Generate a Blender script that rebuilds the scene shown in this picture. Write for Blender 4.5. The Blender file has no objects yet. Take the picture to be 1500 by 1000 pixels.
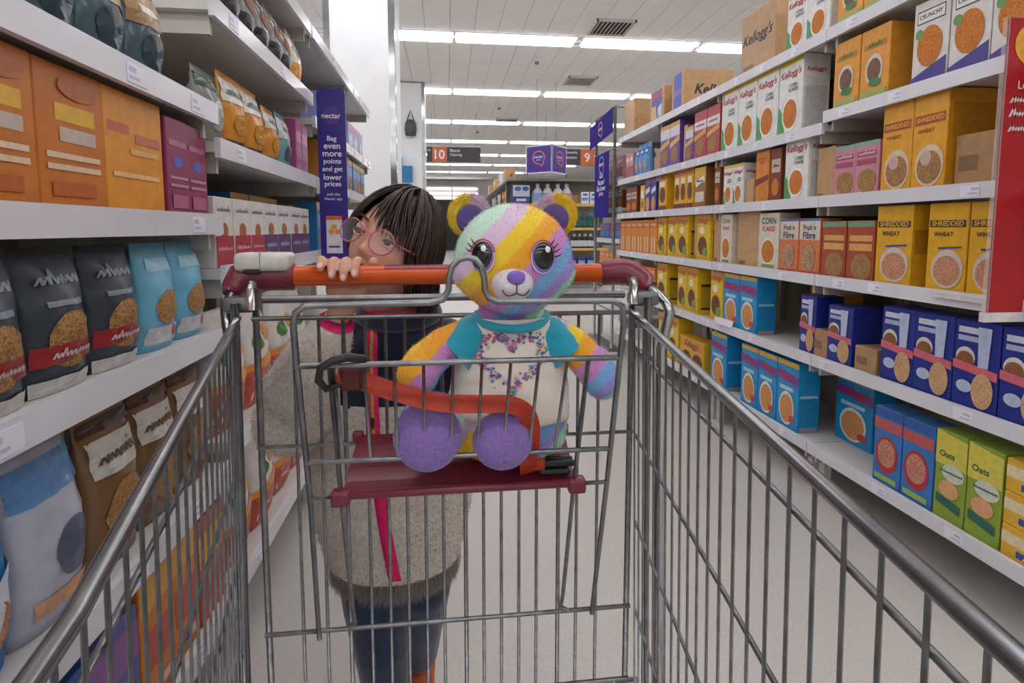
import bpy, bmesh, math, random
from mathutils import Vector, Matrix, noise
from mathutils.bvhtree import BVHTree
random.seed(7)
scn = bpy.context.scene
COL = scn.collection
PI = math.pi

# ------------------------------------------------------------------ camera
cam_d = bpy.data.cameras.new('camera')
cam_d.sensor_width = 36.0
cam_d.lens = 19.2
cam_d.shift_y = -0.0627
cam_d.clip_start = 0.02
cam_d.clip_end = 120
cam = bpy.data.objects.new('camera', cam_d)
COL.objects.link(cam)
cam.location = (0, 0, 1.07)
cam.rotation_euler = (math.radians(90 - 5.07), 0, math.radians(-6.676))
scn.camera = cam

# ------------------------------------------------------------------ world and exposure
wd = bpy.data.worlds.new('world')
scn.world = wd
wd.use_nodes = True
wd.node_tree.nodes['Background'].inputs[0].default_value = (.9, .93, 1, 1)
wd.node_tree.nodes['Background'].inputs[1].default_value = 0.25
scn.view_settings.view_transform = 'Standard'
scn.view_settings.look = 'None'
scn.view_settings.gamma = 1.0
scn.view_settings.use_curve_mapping = False
scn.view_settings.exposure = 0.0
LAMP_POWER = 8.0

# ------------------------------------------------------------------ materials
def lin(c):
    if isinstance(c, str):
        c = c.lstrip('#')
        c = tuple(int(c[i:i + 2], 16) / 255 for i in (0, 2, 4))
    return tuple((x / 12.92 if x <= .04045 else ((x + .055) / 1.055) ** 2.4) for x in c)

_M = {}
def mat(col, rough=.5, metal=0.0, var=.06, scale=40, spec=.4, col2=None, bump=0, kind=''):
    key = (col, rough, metal, var, scale, spec, col2, bump, kind)
    if key in _M:
        return _M[key]
    m = bpy.data.materials.new('mat_%03d' % len(_M))
    m.use_nodes = True
    nt = m.node_tree
    b = nt.nodes['Principled BSDF']
    b.inputs['Roughness'].default_value = rough
    b.inputs['Metallic'].default_value = metal
    b.inputs['Specular IOR Level'].default_value = spec
    a = lin(col)
    if col2 is not None:
        c2 = lin(col2)
    else:
        c2 = tuple(max(0, x * (1 - 2 * var)) for x in a)
        a = tuple(min(1, x * (1 + var)) for x in a)
    tc = nt.nodes.new('ShaderNodeTexCoord')
    nz = nt.nodes.new('ShaderNodeTexNoise')
    nz.inputs['Scale'].default_value = scale
    nz.inputs['Detail'].default_value = 3
    nt.links.new(tc.outputs['Object'], nz.inputs['Vector'])
    rp = nt.nodes.new('ShaderNodeValToRGB')
    rp.color_ramp.elements[0].position = .36
    rp.color_ramp.elements[1].position = .64
    rp.color_ramp.elements[0].color = (*a, 1)
    rp.color_ramp.elements[1].color = (*c2, 1)
    nt.links.new(nz.outputs['Fac'], rp.inputs['Fac'])
    nt.links.new(rp.outputs['Color'], b.inputs['Base Color'])
    if bump:
        bp = nt.nodes.new('ShaderNodeBump')
        bp.inputs['Strength'].default_value = bump
        bp.inputs['Distance'].default_value = .004
        nt.links.new(nz.outputs['Fac'], bp.inputs['Height'])
        nt.links.new(bp.outputs['Normal'], b.inputs['Normal'])
    if kind == 'glass':
        b.inputs['Alpha'].default_value = .22
    if kind == 'cloth':
        b.inputs['Sheen Weight'].default_value = .5
        b.inputs['Sheen Roughness'].default_value = .5
    if kind == 'skin':
        b.inputs['Subsurface Weight'].default_value = .15
        b.inputs['Subsurface Radius'].default_value = (.012, .005, .003)
        b.inputs['Subsurface Scale'].default_value = .4
    _M[key] = m
    return m

def emit(col, power):
    key = ('emit', col, power)
    if key in _M:
        return _M[key]
    m = bpy.data.materials.new('mat_lamp')
    m.use_nodes = True
    b = m.node_tree.nodes['Principled BSDF']
    b.inputs['Base Color'].default_value = (.9, .9, .9, 1)
    b.inputs['Emission Color'].default_value = (*lin(col), 1)
    b.inputs['Emission Strength'].default_value = power
    _M[key] = m
    return m

# ------------------------------------------------------------------ mesh helpers
class MB:
    """collects verts and faces, then links ONE mesh object"""
    def __init__(s):
        s.v, s.f, s.m, s.mats, s.sm = [], [], [], [], []
    def mi(s, m):
        if m not in s.mats:
            s.mats.append(m)
        return s.mats.index(m)
    def add(s, vs, fs, m, smooth=False):
        o = len(s.v)
        s.v += [tuple(p) for p in vs]
        k = s.mi(m)
        for f in fs:
            s.f.append(tuple(i + o for i in f)); s.m.append(k); s.sm.append(smooth)
        return s
    def box(s, x0, x1, y0, y1, z0, z1, m):
        v = [(x, y, z) for x in (x0, x1) for y in (y0, y1) for z in (z0, z1)]
        f = [(0, 1, 3, 2), (4, 6, 7, 5), (0, 4, 5, 1), (2, 3, 7, 6), (0, 2, 6, 4), (1, 5, 7, 3)]
        return s.add(v, f, m)
    def bbox(s, x0, x1, y0, y1, z0, z1, m, r=.003, seg=1):
        bm = bmesh.new()
        bmesh.ops.create_cube(bm, size=1)
        for v in bm.verts:
            v.co = Vector(((x0 + x1) / 2 + v.co.x * (x1 - x0), (y0 + y1) / 2 + v.co.y * (y1 - y0), (z0 + z1) / 2 + v.co.z * (z1 - z0)))
        bmesh.ops.bevel(bm, geom=bm.edges[:], offset=r, segments=seg, affect='EDGES', profile=.5)
        s.bm(bm, m, seg > 1)
        return s
    def bm(s, bm, m, smooth=False):
        bm.verts.index_update()
        s.add([v.co[:] for v in bm.verts], [[v.index for v in f.verts] for f in bm.faces], m, smooth)
        bm.free()
        return s
    def tube(s, pts, r, m, seg=8, caps=True, closed=False):
        pts = [Vector(p) for p in pts]
        n = len(pts)
        rs = r if isinstance(r, (list, tuple)) else [r] * n
        vs, fs = [], []
        up = None
        for i, p in enumerate(pts):
            if closed:
                d = (pts[(i + 1) % n] - pts[i - 1])
            else:
                d = (pts[min(i + 1, n - 1)] - pts[max(i - 1, 0)])
            d.normalize()
            if up is None:
                up = Vector((0, 0, 1)) if abs(d.z) < .9 else Vector((1, 0, 0))
            a = d.cross(up)
            if a.length < 1e-5:
                a = d.orthogonal()
            a.normalize()
            b = a.cross(d).normalized()
            up = b
            for k in range(seg):
                t = 2 * PI * k / seg
                vs.append(p + (a * math.cos(t) + b * math.sin(t)) * rs[i])
        rng = n if closed else n - 1
        for i in range(rng):
            for k in range(seg):
                i2 = (i + 1) % n
                fs.append((i * seg + k, i * seg + (k + 1) % seg, i2 * seg + (k + 1) % seg, i2 * seg + k))
        if caps and not closed:
            fs.append(tuple(range(seg)))
            fs.append(tuple((n - 1) * seg + k for k in reversed(range(seg))))
        return s.add(vs, fs, m, True)
    def ell(s, c, r, m, mtx=None, seg=24, rings=16, fn=None):
        vs, fs = [], []
        for i in range(rings + 1):
            th = PI * i / rings
            for k in range(seg):
                ph = 2 * PI * k / seg
                p = Vector((math.sin(th) * math.cos(ph), math.sin(th) * math.sin(ph), math.cos(th)))
                q = Vector((p.x * r[0], p.y * r[1], p.z * r[2]))
                if fn:
                    q = fn(p, q)
                if mtx:
                    q = mtx @ q
                vs.append(q + Vector(c))
        for i in range(rings):
            for k in range(seg):
                a, b = i * seg + k, i * seg + (k + 1) % seg
                if i == 0:
                    fs.append((a, a + seg, b + seg))
                elif i == rings - 1:
                    fs.append((a, a + seg, b))
                else:
                    fs.append((a, a + seg, b + seg, b))
        return s.add(vs, fs, m, True)
    def loft(s, secs, m, seg=28, caps=True):
        """secs: (cx, cy, z, rx, ry)"""
        vs, fs = [], []
        n = len(secs)
        for (cx, cy, z, rx, ry) in secs:
            for k in range(seg):
                t = 2 * PI * k / seg
                vs.append((cx + rx * math.cos(t), cy + ry * math.sin(t), z))
        for i in range(n - 1):
            for k in range(seg):
                fs.append((i * seg + k, i * seg + (k + 1) % seg, (i + 1) * seg + (k + 1) % seg, (i + 1) * seg + k))
        if caps:
            fs.append(tuple(reversed(range(seg))))
            fs.append(tuple((n - 1) * seg + k for k in range(seg)))
        return s.add(vs, fs, m, True)
    def mesh(s, name):
        me = bpy.data.meshes.new(name)
        me.from_pydata(s.v, [], s.f)
        for m in s.mats:
            me.materials.append(m)
        me.polygons.foreach_set('material_index', s.m)
        me.polygons.foreach_set('use_smooth', s.sm)
        me.update()
        return me
    def build(s, name, parent=None):
        return link(name, s.mesh(name), parent)

def link(name, me, parent=None):
    o = bpy.data.objects.new(name, me)
    COL.objects.link(o)
    if parent:
        o.parent = parent
    return o

def empty(name, loc=(0, 0, 0), rz=0):
    o = bpy.data.objects.new(name, None)
    COL.objects.link(o)
    o.empty_display_size = .05
    o.location = loc
    o.rotation_euler = (0, 0, rz)
    return o

def tag(o, label, cat, group=None):
    o['label'] = label
    o['category'] = cat
    if group:
        o['group'] = group
    return o

def struct(o):
    o['kind'] = 'structure'
    return o

def copy_tree(o, parent=None):
    c = o.copy()
    COL.objects.link(c)
    c.parent = parent
    for ch in o.children:
        copy_tree(ch, c)
    return c

_T = {}
def text_geo(s, bold=.0):
    """outline letters as (verts2d, faces, width, height), left/bottom normalised to 0"""
    key = (s, bold)
    if key in _T:
        return _T[key]
    cu = bpy.data.curves.new('letters', 'FONT')
    cu.body = s
    cu.resolution_u = 3
    cu.offset = bold
    cu.align_x = 'CENTER'
    cu.space_line = .95
    o = bpy.data.objects.new('letters', cu)
    COL.objects.link(o)
    dg = bpy.context.evaluated_depsgraph_get()
    me = bpy.data.meshes.new_from_object(o.evaluated_get(dg))
    vs = [(v.co.x, v.co.y) for v in me.vertices]
    fs = [tuple(p.vertices) for p in me.polygons]
    bpy.data.objects.remove(o)
    bpy.data.curves.remove(cu)
    bpy.data.meshes.remove(me)
    x0 = min(v[0] for v in vs); x1 = max(v[0] for v in vs)
    y0 = min(v[1] for v in vs); y1 = max(v[1] for v in vs)
    vs = [(x - (x0 + x1) / 2, y - (y0 + y1) / 2) for x, y in vs]
    _T[key] = (vs, fs, x1 - x0, y1 - y0)
    return _T[key]

def put_text(mb, s, mp, cx, cz, w, m, shear=0, bold=.01, maxh=None, rise=0):
    """mp(x, z) -> 3d point on the printed surface"""
    vs, fs, tw, th = text_geo(s, bold)
    k = w / tw
    if maxh and th * k > maxh:
        k = maxh / th
    out = [mp(cx + (x + y * shear) * k, cz + (y + x * rise) * k) for x, y in vs]
    mb.add(out, fs, m)

# ------------------------------------------------------------------ shell of the shop
M_FLOOR = mat('#cac6c1', .34, 0, .02, 140, .35, col2='#c1bcb6', bump=.015)
M_CEIL = mat('#f6f4f1', .85, 0, .01, 3)
M_WALL = mat('#f1efe9', .8, 0, .01, 3)
M_TRIM = mat('#d9d6d1', .6, 0, .02, 4)
MB().box(-9, 10, -7, 29, -.1, 0, M_FLOOR).build('floor')['kind'] = 'structure'
ceil = struct(MB().box(-9, 10, -7, 29, 3.56, 3.7, M_CEIL).build('ceiling'))
struct(MB().box(-9, 10, 28.8, 29, 0, 3.6, M_WALL).build('wall_back'))
struct(MB().box(-9, 10, -7, -6.8, 0, 3.6, M_WALL).build('wall_front'))
struct(MB().box(-9, -8.8, -7, 29, 0, 3.6, M_WALL).build('wall_left'))
struct(MB().box(9.8, 10, -7, 29, 0, 3.6, M_WALL).build('wall_right'))
# ceiling planks run along the aisle between the lamp rows, with open joints
ROW = 2.79
ROWS = [7.27 + ROW * k for k in range(-5, 8)]
plank_me = MB().bbox(-.148, .148, .185, ROW - .185, 3.52, 3.56, M_CEIL, .003).mesh('plank')
for r, y in enumerate(ROWS):
    if y < 4 or y > 22:
        continue
    for k in range(24):
        p = link('ceiling_plank', plank_me, ceil)
        p.location = (-2.2 + k * .3, y, 0)
for y in ROWS:
    if 3 < y < 24:
        MB().box(-3, 8, y - .012, y + .012, 3.505, 3.56, M_TRIM).build('cross_rail', ceil)

# lamps: long diffusers end to end in every row
lamp_me_f = MB().bbox(-.79, .79, -.175, .175, 3.516, 3.558, mat('#dddddd', .5), .004).mesh('housing')
lamp_me_d = MB().bbox(-.765, .765, -.15, .15, 3.492, 3.515, emit('#fbfaff', LAMP_POWER), .008, 2).mesh('diffuser')
ORD = ['first', 'second', 'third', 'fourth', 'fifth', 'sixth', 'seventh', 'eighth', 'ninth', 'tenth', 'eleventh', 'twelfth', 'thirteenth', 'fourteenth']
CX = [-5.77, -4.13, -2.49, -.69, .906, 2.56, 4.2, 5.84, 7.48]
for r, y in enumerate(ROWS):
    for k, x in enumerate(CX):
        seen = y > 6 and -1 < x < 4.3
        if y < 6 and abs(x) > 5.8 or (y > 13 and not -3 < x < 5) or y > 25:
            continue
        t = empty('ceiling_lamp', (x, y, 0))
        link('housing', lamp_me_f, t)
        link('diffuser', lamp_me_d, t)
        near = 'row %s from the trolley' % ORD[r]
        tag(t, 'white tube lamp on the ceiling, %s lamp from the left, %s' % (ORD[k], near), 'lamp', 'ceiling lamps in rows')

def ceiling_vent(x, y, lab, dark):
    t = empty('ceiling_vent', (x, y, 3.49))
    mb = MB()
    for a in (-.24, .22):
        mb.box(a, a + .02, -.24, .24, 0, .03, M_TRIM); mb.box(-.24, .24, a, a + .02, 0, .03, M_TRIM)
    mb.build('frame', t)
    MB().box(-.22, .22, -.22, .22, .018, .03, mat(dark, .8)).build('backing', t)
    for i in range(9):
        MB().add([(-.2 + i * .05, -.22, 0), (-.18 + i * .05, -.22, .016), (-.18 + i * .05, .22, .016), (-.2 + i * .05, .22, 0),
                  (-.205 + i * .05, -.22, .003), (-.185 + i * .05, -.22, .018), (-.185 + i * .05, .22, .018), (-.205 + i * .05, .22, .003)],
                 [(0, 1, 2, 3), (4, 7, 6, 5), (0, 3, 7, 4), (1, 5, 6, 2), (0, 4, 5, 1), (3, 2, 6, 7)], M_TRIM).build('slat', t)
    tag(t, lab, 'air vent')
ceiling_vent(2.0, 6.7, 'square slatted air vent in the ceiling before the first lamp row', '#4a4642')
ceiling_vent(2.2, 9.1, 'square beige air vent between the first and second lamp rows', '#a89f92')
ceiling_vent(1.35, 12.55, 'small far air vent just before the third lamp row', '#5a5650')
for i, (x, y, w) in enumerate([(1.28, 7.9, 'first'), (1.02, 10.9, 'second'), (.74, 13.6, 'third'), (.5, 16.4, 'fourth')]):
    t = empty('sprinkler', (x, y, 3.4))
    MB().tube([(0, 0, .12), (0, 0, .03)], .012, M_TRIM).build('pipe', t)
    MB().tube([(0, 0, .035), (0, 0, .02), (0, 0, 0)], [.02, .035, .03], mat('#8d8a86', .4, .6), 10).build('head', t)
    tag(t, 'small sprinkler head below the ceiling, %s one from the trolley' % w, 'sprinkler', 'sprinklers on the ceiling')

# ------------------------------------------------------------------ shelving
M_SHELF = mat('#d2cfcb', .42, .0, .02, 6, .5)
M_LIP = mat('#dcdbe2', .22, 0, .02, 5, .6)
M_BACK = mat('#a59a8c', .7, 0, .03, 5)
M_UP = mat('#b9b5ae', .5, .2, .03, 8)
M_TICK = mat('#e9e7f0', .35, 0, .01, 10)
M_TICKP = mat('#c2bfdc', .4, 0, .02, 30)

def bay(side, y0, y1, levels, label, depth=.42, xf=None, top=None, group='shelving bays along the aisle'):
    """side +1: right gondola (front faces -X), -1: left gondola"""
    xf = xf if xf is not None else (1.43 if side > 0 else -.5)
    t = empty('shelving_bay', (xf, y0, 0))
    L = y1 - y0
    S = lambda a, b: (min(a * side, b * side), max(a * side, b * side))
    top = top or max(levels) + .03
    def bx(mb, a, b, c, d, e, f, m):
        x0, x1 = S(a, b)
        return mb.box(x0, x1, c, d, e, f, m)
    bx(MB(), depth, depth + .02, .004, L - .004, .02, top, M_BACK).build('back_panel', t)
    for yy in (0.002, L - .032):
        bx(MB(), depth - .03, depth, yy, yy + .03, 0, top, M_UP).build('upright', t)
    bx(MB(), .34, .36, .004, L - .004, 0, min(levels) - .05, mat('#8f8a84', .6)).build('kick_plate', t)
    for yy in (.02, L - .05):
        bx(MB(), .045, .075, yy, yy + .03, 0, min(levels) - .03, mat('#c9c6c2', .4)).build('foot', t)
    for z in levels:
        mb = MB()
        bx(mb, .012, depth, .003, L - .003, z - .03, z - .006, M_SHELF)
        sh = mb.build('shelf', t)
        mb = MB()
        x = [0, .012]
        bx(mb, 0, .013, .002, L - .002, z - .042, z + .002, M_LIP)
        mb.build('price_rail', sh)
        n = max(2, int(L / .23))
        for i in range(n):
            if random.random() < .25:
                continue
            c = (i + .5 + random.uniform(-.25, .25)) * L / n
            mb = MB()
            bx(mb, -.0014, .0, c - .028, c + .028, z - .037, z - .006, M_TICK)
            bx(mb, -.0017, -.0014, c - .024, c + .006, z - .031, z - .026, M_TICKP); bx(mb, -.0017, -.0014, c - .024, c - .004, z - .020, z - .012, M_TICKP)
            mb.build('price_ticket', sh)
        for yy in (.03, L - .03):
            bx(MB(), .02, depth - .02, yy - .006, yy + .006, z - .075, z - .03, M_UP).build('bracket', sh)
    tag(t, label, 'shelving', group)
    return t

RA = [.215, .57, .89, 1.195, 1.475, 1.82]
RB = [.215, .57, .89, 1.195, 1.515, 1.82]
bay(1, 1.03, 1.985, RB, 'metal shelving bay on the right, nearest, beside the red hanging sign')
bay(1, 1.985, 2.83, RA, 'metal shelving bay on the right, second, with tall white boxes on its second shelf')
bay(1, 2.83, 3.68, RA, 'metal shelving bay on the right, third from the trolley')
bay(1, 3.68, 4.54, RA, 'metal shelving bay on the right, farthest, beside the purple banner stand')
bay(-1, .28, 1.3, [.235, .535, .85, 1.10, 1.34], 'metal shelving bay on the left, nearest, holding orange boxes and charcoal bags', depth=.4, top=1.62)
bay(-1, 1.3, 2.19, [.235, .58, .985, 1.27, 1.575, 1.835], 'metal shelving bay on the left, second from the trolley, with nut bags', depth=.4)
bay(-1, 2.21, 3.0, [.235, .58, .985, 1.27, 1.5, 1.835], 'metal shelving bay on the left, third, behind the purple sign', depth=.4)
bay(-1, 3.0, 3.75, [.235, .58, .985, 1.27, 1.5, 1.835], 'metal shelving bay on the left, farthest, before the white pillar', depth=.4)

# ------------------------------------------------------------------ products
K = {'red': '#b3202c', 'white': '#eceae6', 'dark': '#2b2a2c'}
FL = ('#d98a3a', '#b5642a')      # flakes in a bowl
CH = ('#5a3424', '#8a5a3c')      # chocolate cereal
OT = ('#b98d5c', '#8a6238')
def flakes(p):
    return mat(p[0], .6, 0, 0, 260, .3, col2=p[1])
KS = "Kellogg's"
D = {
 'corn_white': dict(body='#e6e6e3', cat='cereal box', pr=[('r', -.5, .93, .5, 1, '#e5c23c'), ('t', KS, 0, .80, .86, '#b3202c', .3), ('t', 'CORN\nFLAKES', .12, .62, .38, '#3b3f46', 0),
      ('q', [(-.5, 0), (-.18, 0), (-.3, .3), (-.5, .42)], '#4f9a5a'), ('e', .02, .28, .34, .23, '#f4f2ee'), ('e', .02, .28, .29, .19, FL)], sd=[('r', -.4, .05, .4, .6, '#c9cac8'), ('t', KS, 0, .8, .7, '#b3202c', .3)]),
 'orange_oat': dict(body='#e09a34', cat='cereal box', pr=[('r', -.4, .72, .4, .8, '#b87f22'), ('w', 4, 0, .76, .5, '#5d7a34', 0), ('e', 0, .42, .3, .22, '#d9cbb4'), ('e', 0, .42, .24, .16, ('#8a6a58', '#6a4a40')), ('e', .05, .25, .22, .06, '#3f7a45'), ('r', -.45, .06, .45, .14, '#9fb062')]),
 'crunchy': dict(body='#dcd8d4', cat='cereal box', pr=[('r', -.4, .74, .4, .9, '#2f2d30'), ('r', -.38, .755, .38, .885, '#e6e3df'), ('t', 'CRUNCHY', 0, .82, .66, '#2f2d30', 0), ('e', 0, .45, .36, .24, FL), ('q', [(-.5, 0), (.5, 0), (.5, .28), (-.5, .1)], '#4a3f8c'), ('e', -.3, .62, .12, .06, '#6d9a50')]),
 'pink_slim': dict(body='#c98f94', cat='cereal box', pr=[('r', -.5, .1, .5, .5, '#a8555f'), ('r', -.4, .7, .4, .85, '#e2d6d2')]),
 'blue_bag': dict(shape='bag', body='#6fa4d8', cat='cereal bag', pr=[('r', -.4, .62, .4, .85, '#2b6fc0'), ('e', 0, .3, .3, .16, '#c9a88e'), ('r', -.3, .68, .3, .76, '#dfe8f2')]),
 'purple_pack': dict(body='#6a4aa0', cat='cereal box', pr=[('r', -.5, .9, .5, 1, '#d9a440'), ('r', -.5, .68, .5, .9, '#d8d2e2'), ('q', [(-.5, .42), (.5, .56), (.5, .68), (-.5, .54)], '#dca63e'), ('e', 0, .28, .34, .17, OT)]),
 'red_pack': dict(body='#b43a48', cat='cereal box', pr=[('r', -.5, .62, .5, .8, '#e3dcd8'), ('w', 7, 0, .71, .7, '#b3202c', .25), ('q', [(-.5, .4), (.5, .52), (.5, .62), (-.5, .5)], '#d9a440'), ('e', 0, .25, .34, .16, OT)]),
 'brown_slim': dict(body='#7a3a22', cat='cereal box', pr=[('r', -.42, .55, .42, .8, '#c9b7a8'), ('w', 4, 0, .67, .6, '#4a2a1c', .2), ('e', 0, .28, .34, .16, FL)]),
 'yellow_slim': dict(body='#e2b74c', cat='cereal box', pr=[('r', -.4, .55, .4, .8, '#f0e6d0'), ('e', 0, .3, .36, .14, '#b07a3a')]),
 'bluegold': dict(body='#343a8c', cat='cereal box', pr=[('r', -.5, .82, .5, 1, '#7d3f77'), ('q', [(-.4, .52), (.4, .6), (.4, .74), (-.4, .66)], '#dfe0ea'), ('e', 0, .24, .36, .2, ('#e0b070', '#c08040'))]),
 'choc_yellow': dict(body='#e4ac22', cat='cereal box', pr=[('r', -.5, .8, .5, 1, '#c9742a'), ('t', KS, 0, .88, .84, '#8f2a1e', .3), ('r', -.5, 0, .5, .14, '#6e2c24'), ('e', 0, .42, .36, .2, CH), ('r', -.35, .62, .35, .76, '#efe2c0')]),
 'choc_yellow2': dict(body='#e5bd27', cat='cereal box', pr=[('r', -.5, .86, .5, 1, '#d88a2c'), ('t', KS, 0, .85, .88, '#a8451f', .3), ('e', -.1, .66, .2, .08, '#efe6c8'), ('e', -.05, .33, .34, .2, CH), ('e', .18, .2, .2, .1, '#7d9a50'), ('r', -.4, .05, .4, .1, '#d9a020')], sd=[('r', -.3, .1, .3, .66, '#b8962a'), ('r', -.3, .6, .3, .66, '#3b3520'), ('r', -.3, .1, .3, .14, '#3b3520')]),
 'choc_low': dict(body='#d9a92a', cat='cereal box', pr=[('r', -.5, .7, .5, 1, '#d9902c'), ('t', KS, 0, .8, .8, '#8f2a1e', .3), ('e', -.2, .35, .2, .25, CH), ('e', .25, .35, .2, .25, CH)]),
 'caramel': dict(body='#9a6a38', cat='cereal box', pr=[('r', -.5, .62, .5, 1, '#e0b040'), ('q', [(-.4, .52), (.4, .66), (.4, .8), (-.4, .66)], '#e8e6ea'), ('w', 5, 0, .66, .6, '#2f4a9a', .2), ('r', -.4, .15, .4, .4, '#d8cfc2')]),
 'orange_tall': dict(body='#d9852c', cat='cereal box', pr=[('t', 'CRUNCHY\nNUT', 0, .82, .8, '#8f3a1e', 0), ('q', [(-.5, .33), (.5, .44), (.5, .54), (-.5, .46)], '#7a3420'), ('e', 0, .2, .4, .14, ('#e0a040', '#b06a20'))]),
 'pink_box': dict(body='#c98a97', cat='cereal box', pr=[('r', -.5, .93, .5, 1, '#7fae98'), ('r', -.42, .72, .42, .82, '#a84a6c'), ('r', -.42, .57, .42, .67, '#a84a6c'), ('w', 7, 0, .77, .7, '#e9cfd6', 0), ('e', .05, .26, .4, .22, OT)]),
 'wheat_big': dict(body='#e0a226', cat='cereal box', pr=[('r', -.45, .68, .45, .78, '#a84a26'), ('t', 'SHREDDED', 0, .73, .8, '#e7b040', 0), ('t', 'WHEAT', -.1, .61, .5, '#9a3e22', 0), ('e', .05, .25, .42, .22, '#d8c6a6'), ('e', .05, .23, .36, .17, OT), ('e', -.05, .33, .16, .08, '#c9a9a0')], sd=[('r', -.4, .5, .4, .86, '#c98a1e')]),
 'wheat': dict(body='#e2ab24', cat='cereal box', pr=[('r', -.46, .73, .46, .81, '#3b3a3e'), ('t', 'SHREDDED', 0, .77, .8, '#e3b040', 0), ('t', 'WHEAT', -.08, .65, .5, '#3b3a3e', 0), ('e', .05, .26, .4, .22, '#cfc4b8'), ('e', .05, .24, .34, .17, ('#a8785a', '#d99a7a')), ('q', [(-.2, .48), (.4, .5), (.4, .52), (-.2, .5)], '#3a4a8c')], sd=[('r', -.4, .4, .4, .7, '#b8881e')]),
 'orange_multi': dict(body='#df8a26', cat='cereal box', pr=[('r', -.5, .78, .5, .96, '#cf5a22'), ('t', KS, 0, .86, .8, '#f0d8b0', .3), ('r', -.3, .06, -.12, .5, '#e8c9a8'), ('r', .1, .06, .28, .5, '#e8c9a8')]),
 'cream_corn': dict(body='#dcd3c2', cat='cereal box', pr=[('t', 'CORN', 0, .86, .7, '#3b3f46', 0), ('t', 'FLAKES', 0, .72, .62, '#c23a4a', 0), ('e', 0, .32, .38, .24, '#efe6d4'), ('e', 0, .32, .32, .2, FL), ('r', -.3, .03, .35, .09, '#7fa060')]),
 'fibre': dict(body='#d8784a', cat='cereal box', pr=[('r', -.5, .62, .5, 1, '#ddd0c0'), ('r', -.5, .96, .5, 1, '#3f6fc0'), ('t', 'Fruit n', 0, .84, .6, '#3f4c6e', .1), ('t', 'Fibre', 0, .7, .6, '#3f4c6e', .1), ('e', 0, .3, .32, .24, ('#cdb08a', '#8a5a48')), ('r', -.5, 0, .5, .06, '#c24a3a')]),
 'red_granola': dict(body='#aa4a30', cat='cereal box', pr=[('r', -.5, .9, .5, 1, '#7d9a78'), ('r', -.4, .66, .45, .76, '#dba658'), ('r', -.4, .5, .45, .62, '#dba658'), ('e', .08, .24, .38, .22, OT)]),
 'blue_frost': dict(body='#1e92cf', cat='cereal box', pr=[('r', -.5, .93, .5, 1, '#dfae2e'), ('q', [(-.5, .72), (.5, .66), (.5, .8), (-.5, .86)], '#7c4a9c'), ('t', KS, 0, .77, .84, '#b3204c', .3), ('r', -.35, .56, .3, .62, '#a9d8ee'), ('e', 0, .3, .36, .25, '#e2e6e4'), ('e', 0, .29, .31, .21, ('#dfa56a', '#c47f45')), ('e', .26, .16, .12, .06, '#c24a4a')], sd=[('r', -.4, 0, .4, .54, '#1a86c0'), ('r', -.4, .5, .4, .54, '#9fd0ea'), ('r', -.4, 0, .4, .07, '#8d9296')]),
 'navy': dict(body='#22318a', cat='cereal box', pr=[('r', -.42, .86, .1, .93, '#cfd3e6'), ('r', -.42, .77, .1, .83, '#aeb6d8'), ('e', -.22, .58, .22, .12, '#d8d2cf'), ('e', -.22, .55, .2, .1, ('#9a6a48', '#7a4a30')),
      ('q', [(-.5, .44), (.5, .38), (.5, .48), (-.5, .54)], '#d46a74'), ('q', [(.08, .5), (.3, .5), (.34, .95), (.04, .95)], '#b9c3de'), ('e', .2, .24, .24, .2, ('#d8b48a', '#b98a62')), ('e', -.2, .25, .18, .07, '#b9c3de')]),
 'blue_red': dict(body='#3a78c0', cat='cereal box', pr=[('r', -.5, .88, .5, 1, '#2f5fa8'), ('r', -.5, .72, .5, .86, '#c25a5a'), ('e', 0, .4, .4, .24, '#b92f3a'), ('e', 0, .42, .32, .18, ('#a8644e', '#d9a08a')), ('r', -.4, .05, .4, .12, '#9fb860')]),
 'green_oat': dict(body='#8fa83c', cat='cereal box', pr=[('q', [(-.5, .62), (.5, .62), (.5, .95), (-.5, 1)], '#d8cc52'), ('t', 'Oats', -.12, .74, .5, '#2f5a44', 0), ('e', .1, .55, .36, .1, '#cfd6c4'), ('w', 8, .05, .55, .7, '#3a6a5c', 0), ('e', 0, .36, .32, .1, '#e0a878'), ('q', [(-.4, .18), (.4, .12), (.4, .22), (-.4, .28)], '#2f6a58')]),
 'yellow_low': dict(body='#e6b23a', cat='cereal box', pr=[('r', -.5, .45, .2, .8, '#e8d6b0'), ('r', -.3, .15, .5, .35, '#3a55a0'), ('w', 6, .1, .25, .6, '#e8e4e0', 0)]),
 'carton': dict(body='#c49a6e', cat='carton', pr=[('r', -.42, .03, -.1, .1, '#8a6a48')], sd=[('t', 'K', .2, .55, .5, K['dark'], .3)]),
 'carton_print': dict(body='#c49a6e', cat='carton', pr=[('r', -.4, .1, .35, .95, '#4a4aa8'), ('r', -.4, .72, .35, .9, '#b0406a'), ('q', [(-.4, .1), (0, .1), (-.1, .5), (-.4, .5)], '#d9b070'), ('q', [(.1, .12), (.35, .1), (.35, .5), (.05, .4)], '#d9d9ea')]),
 'carton_blue': dict(body='#c49a6e', cat='carton', pr=[('r', -.35, .05, .3, .98, '#4d5cc0'), ('r', -.35, .4, .3, .55, '#8f6ab0')], sd=[('t', 'Kello', 0, .5, .84, K['dark'], .3)]),
 'carton_kell': dict(body='#bf986f', cat='carton', pr=[('t', KS, 0, .56, .85, K['dark'], .3), ('r', -.42, .06, -.1, .14, '#8a6a48')]),
 'tray': dict(body='#b08a62', cat='cardboard tray', pr=[('r', -.4, .3, .1, .6, '#8a6a48')]),
 # left side
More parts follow.
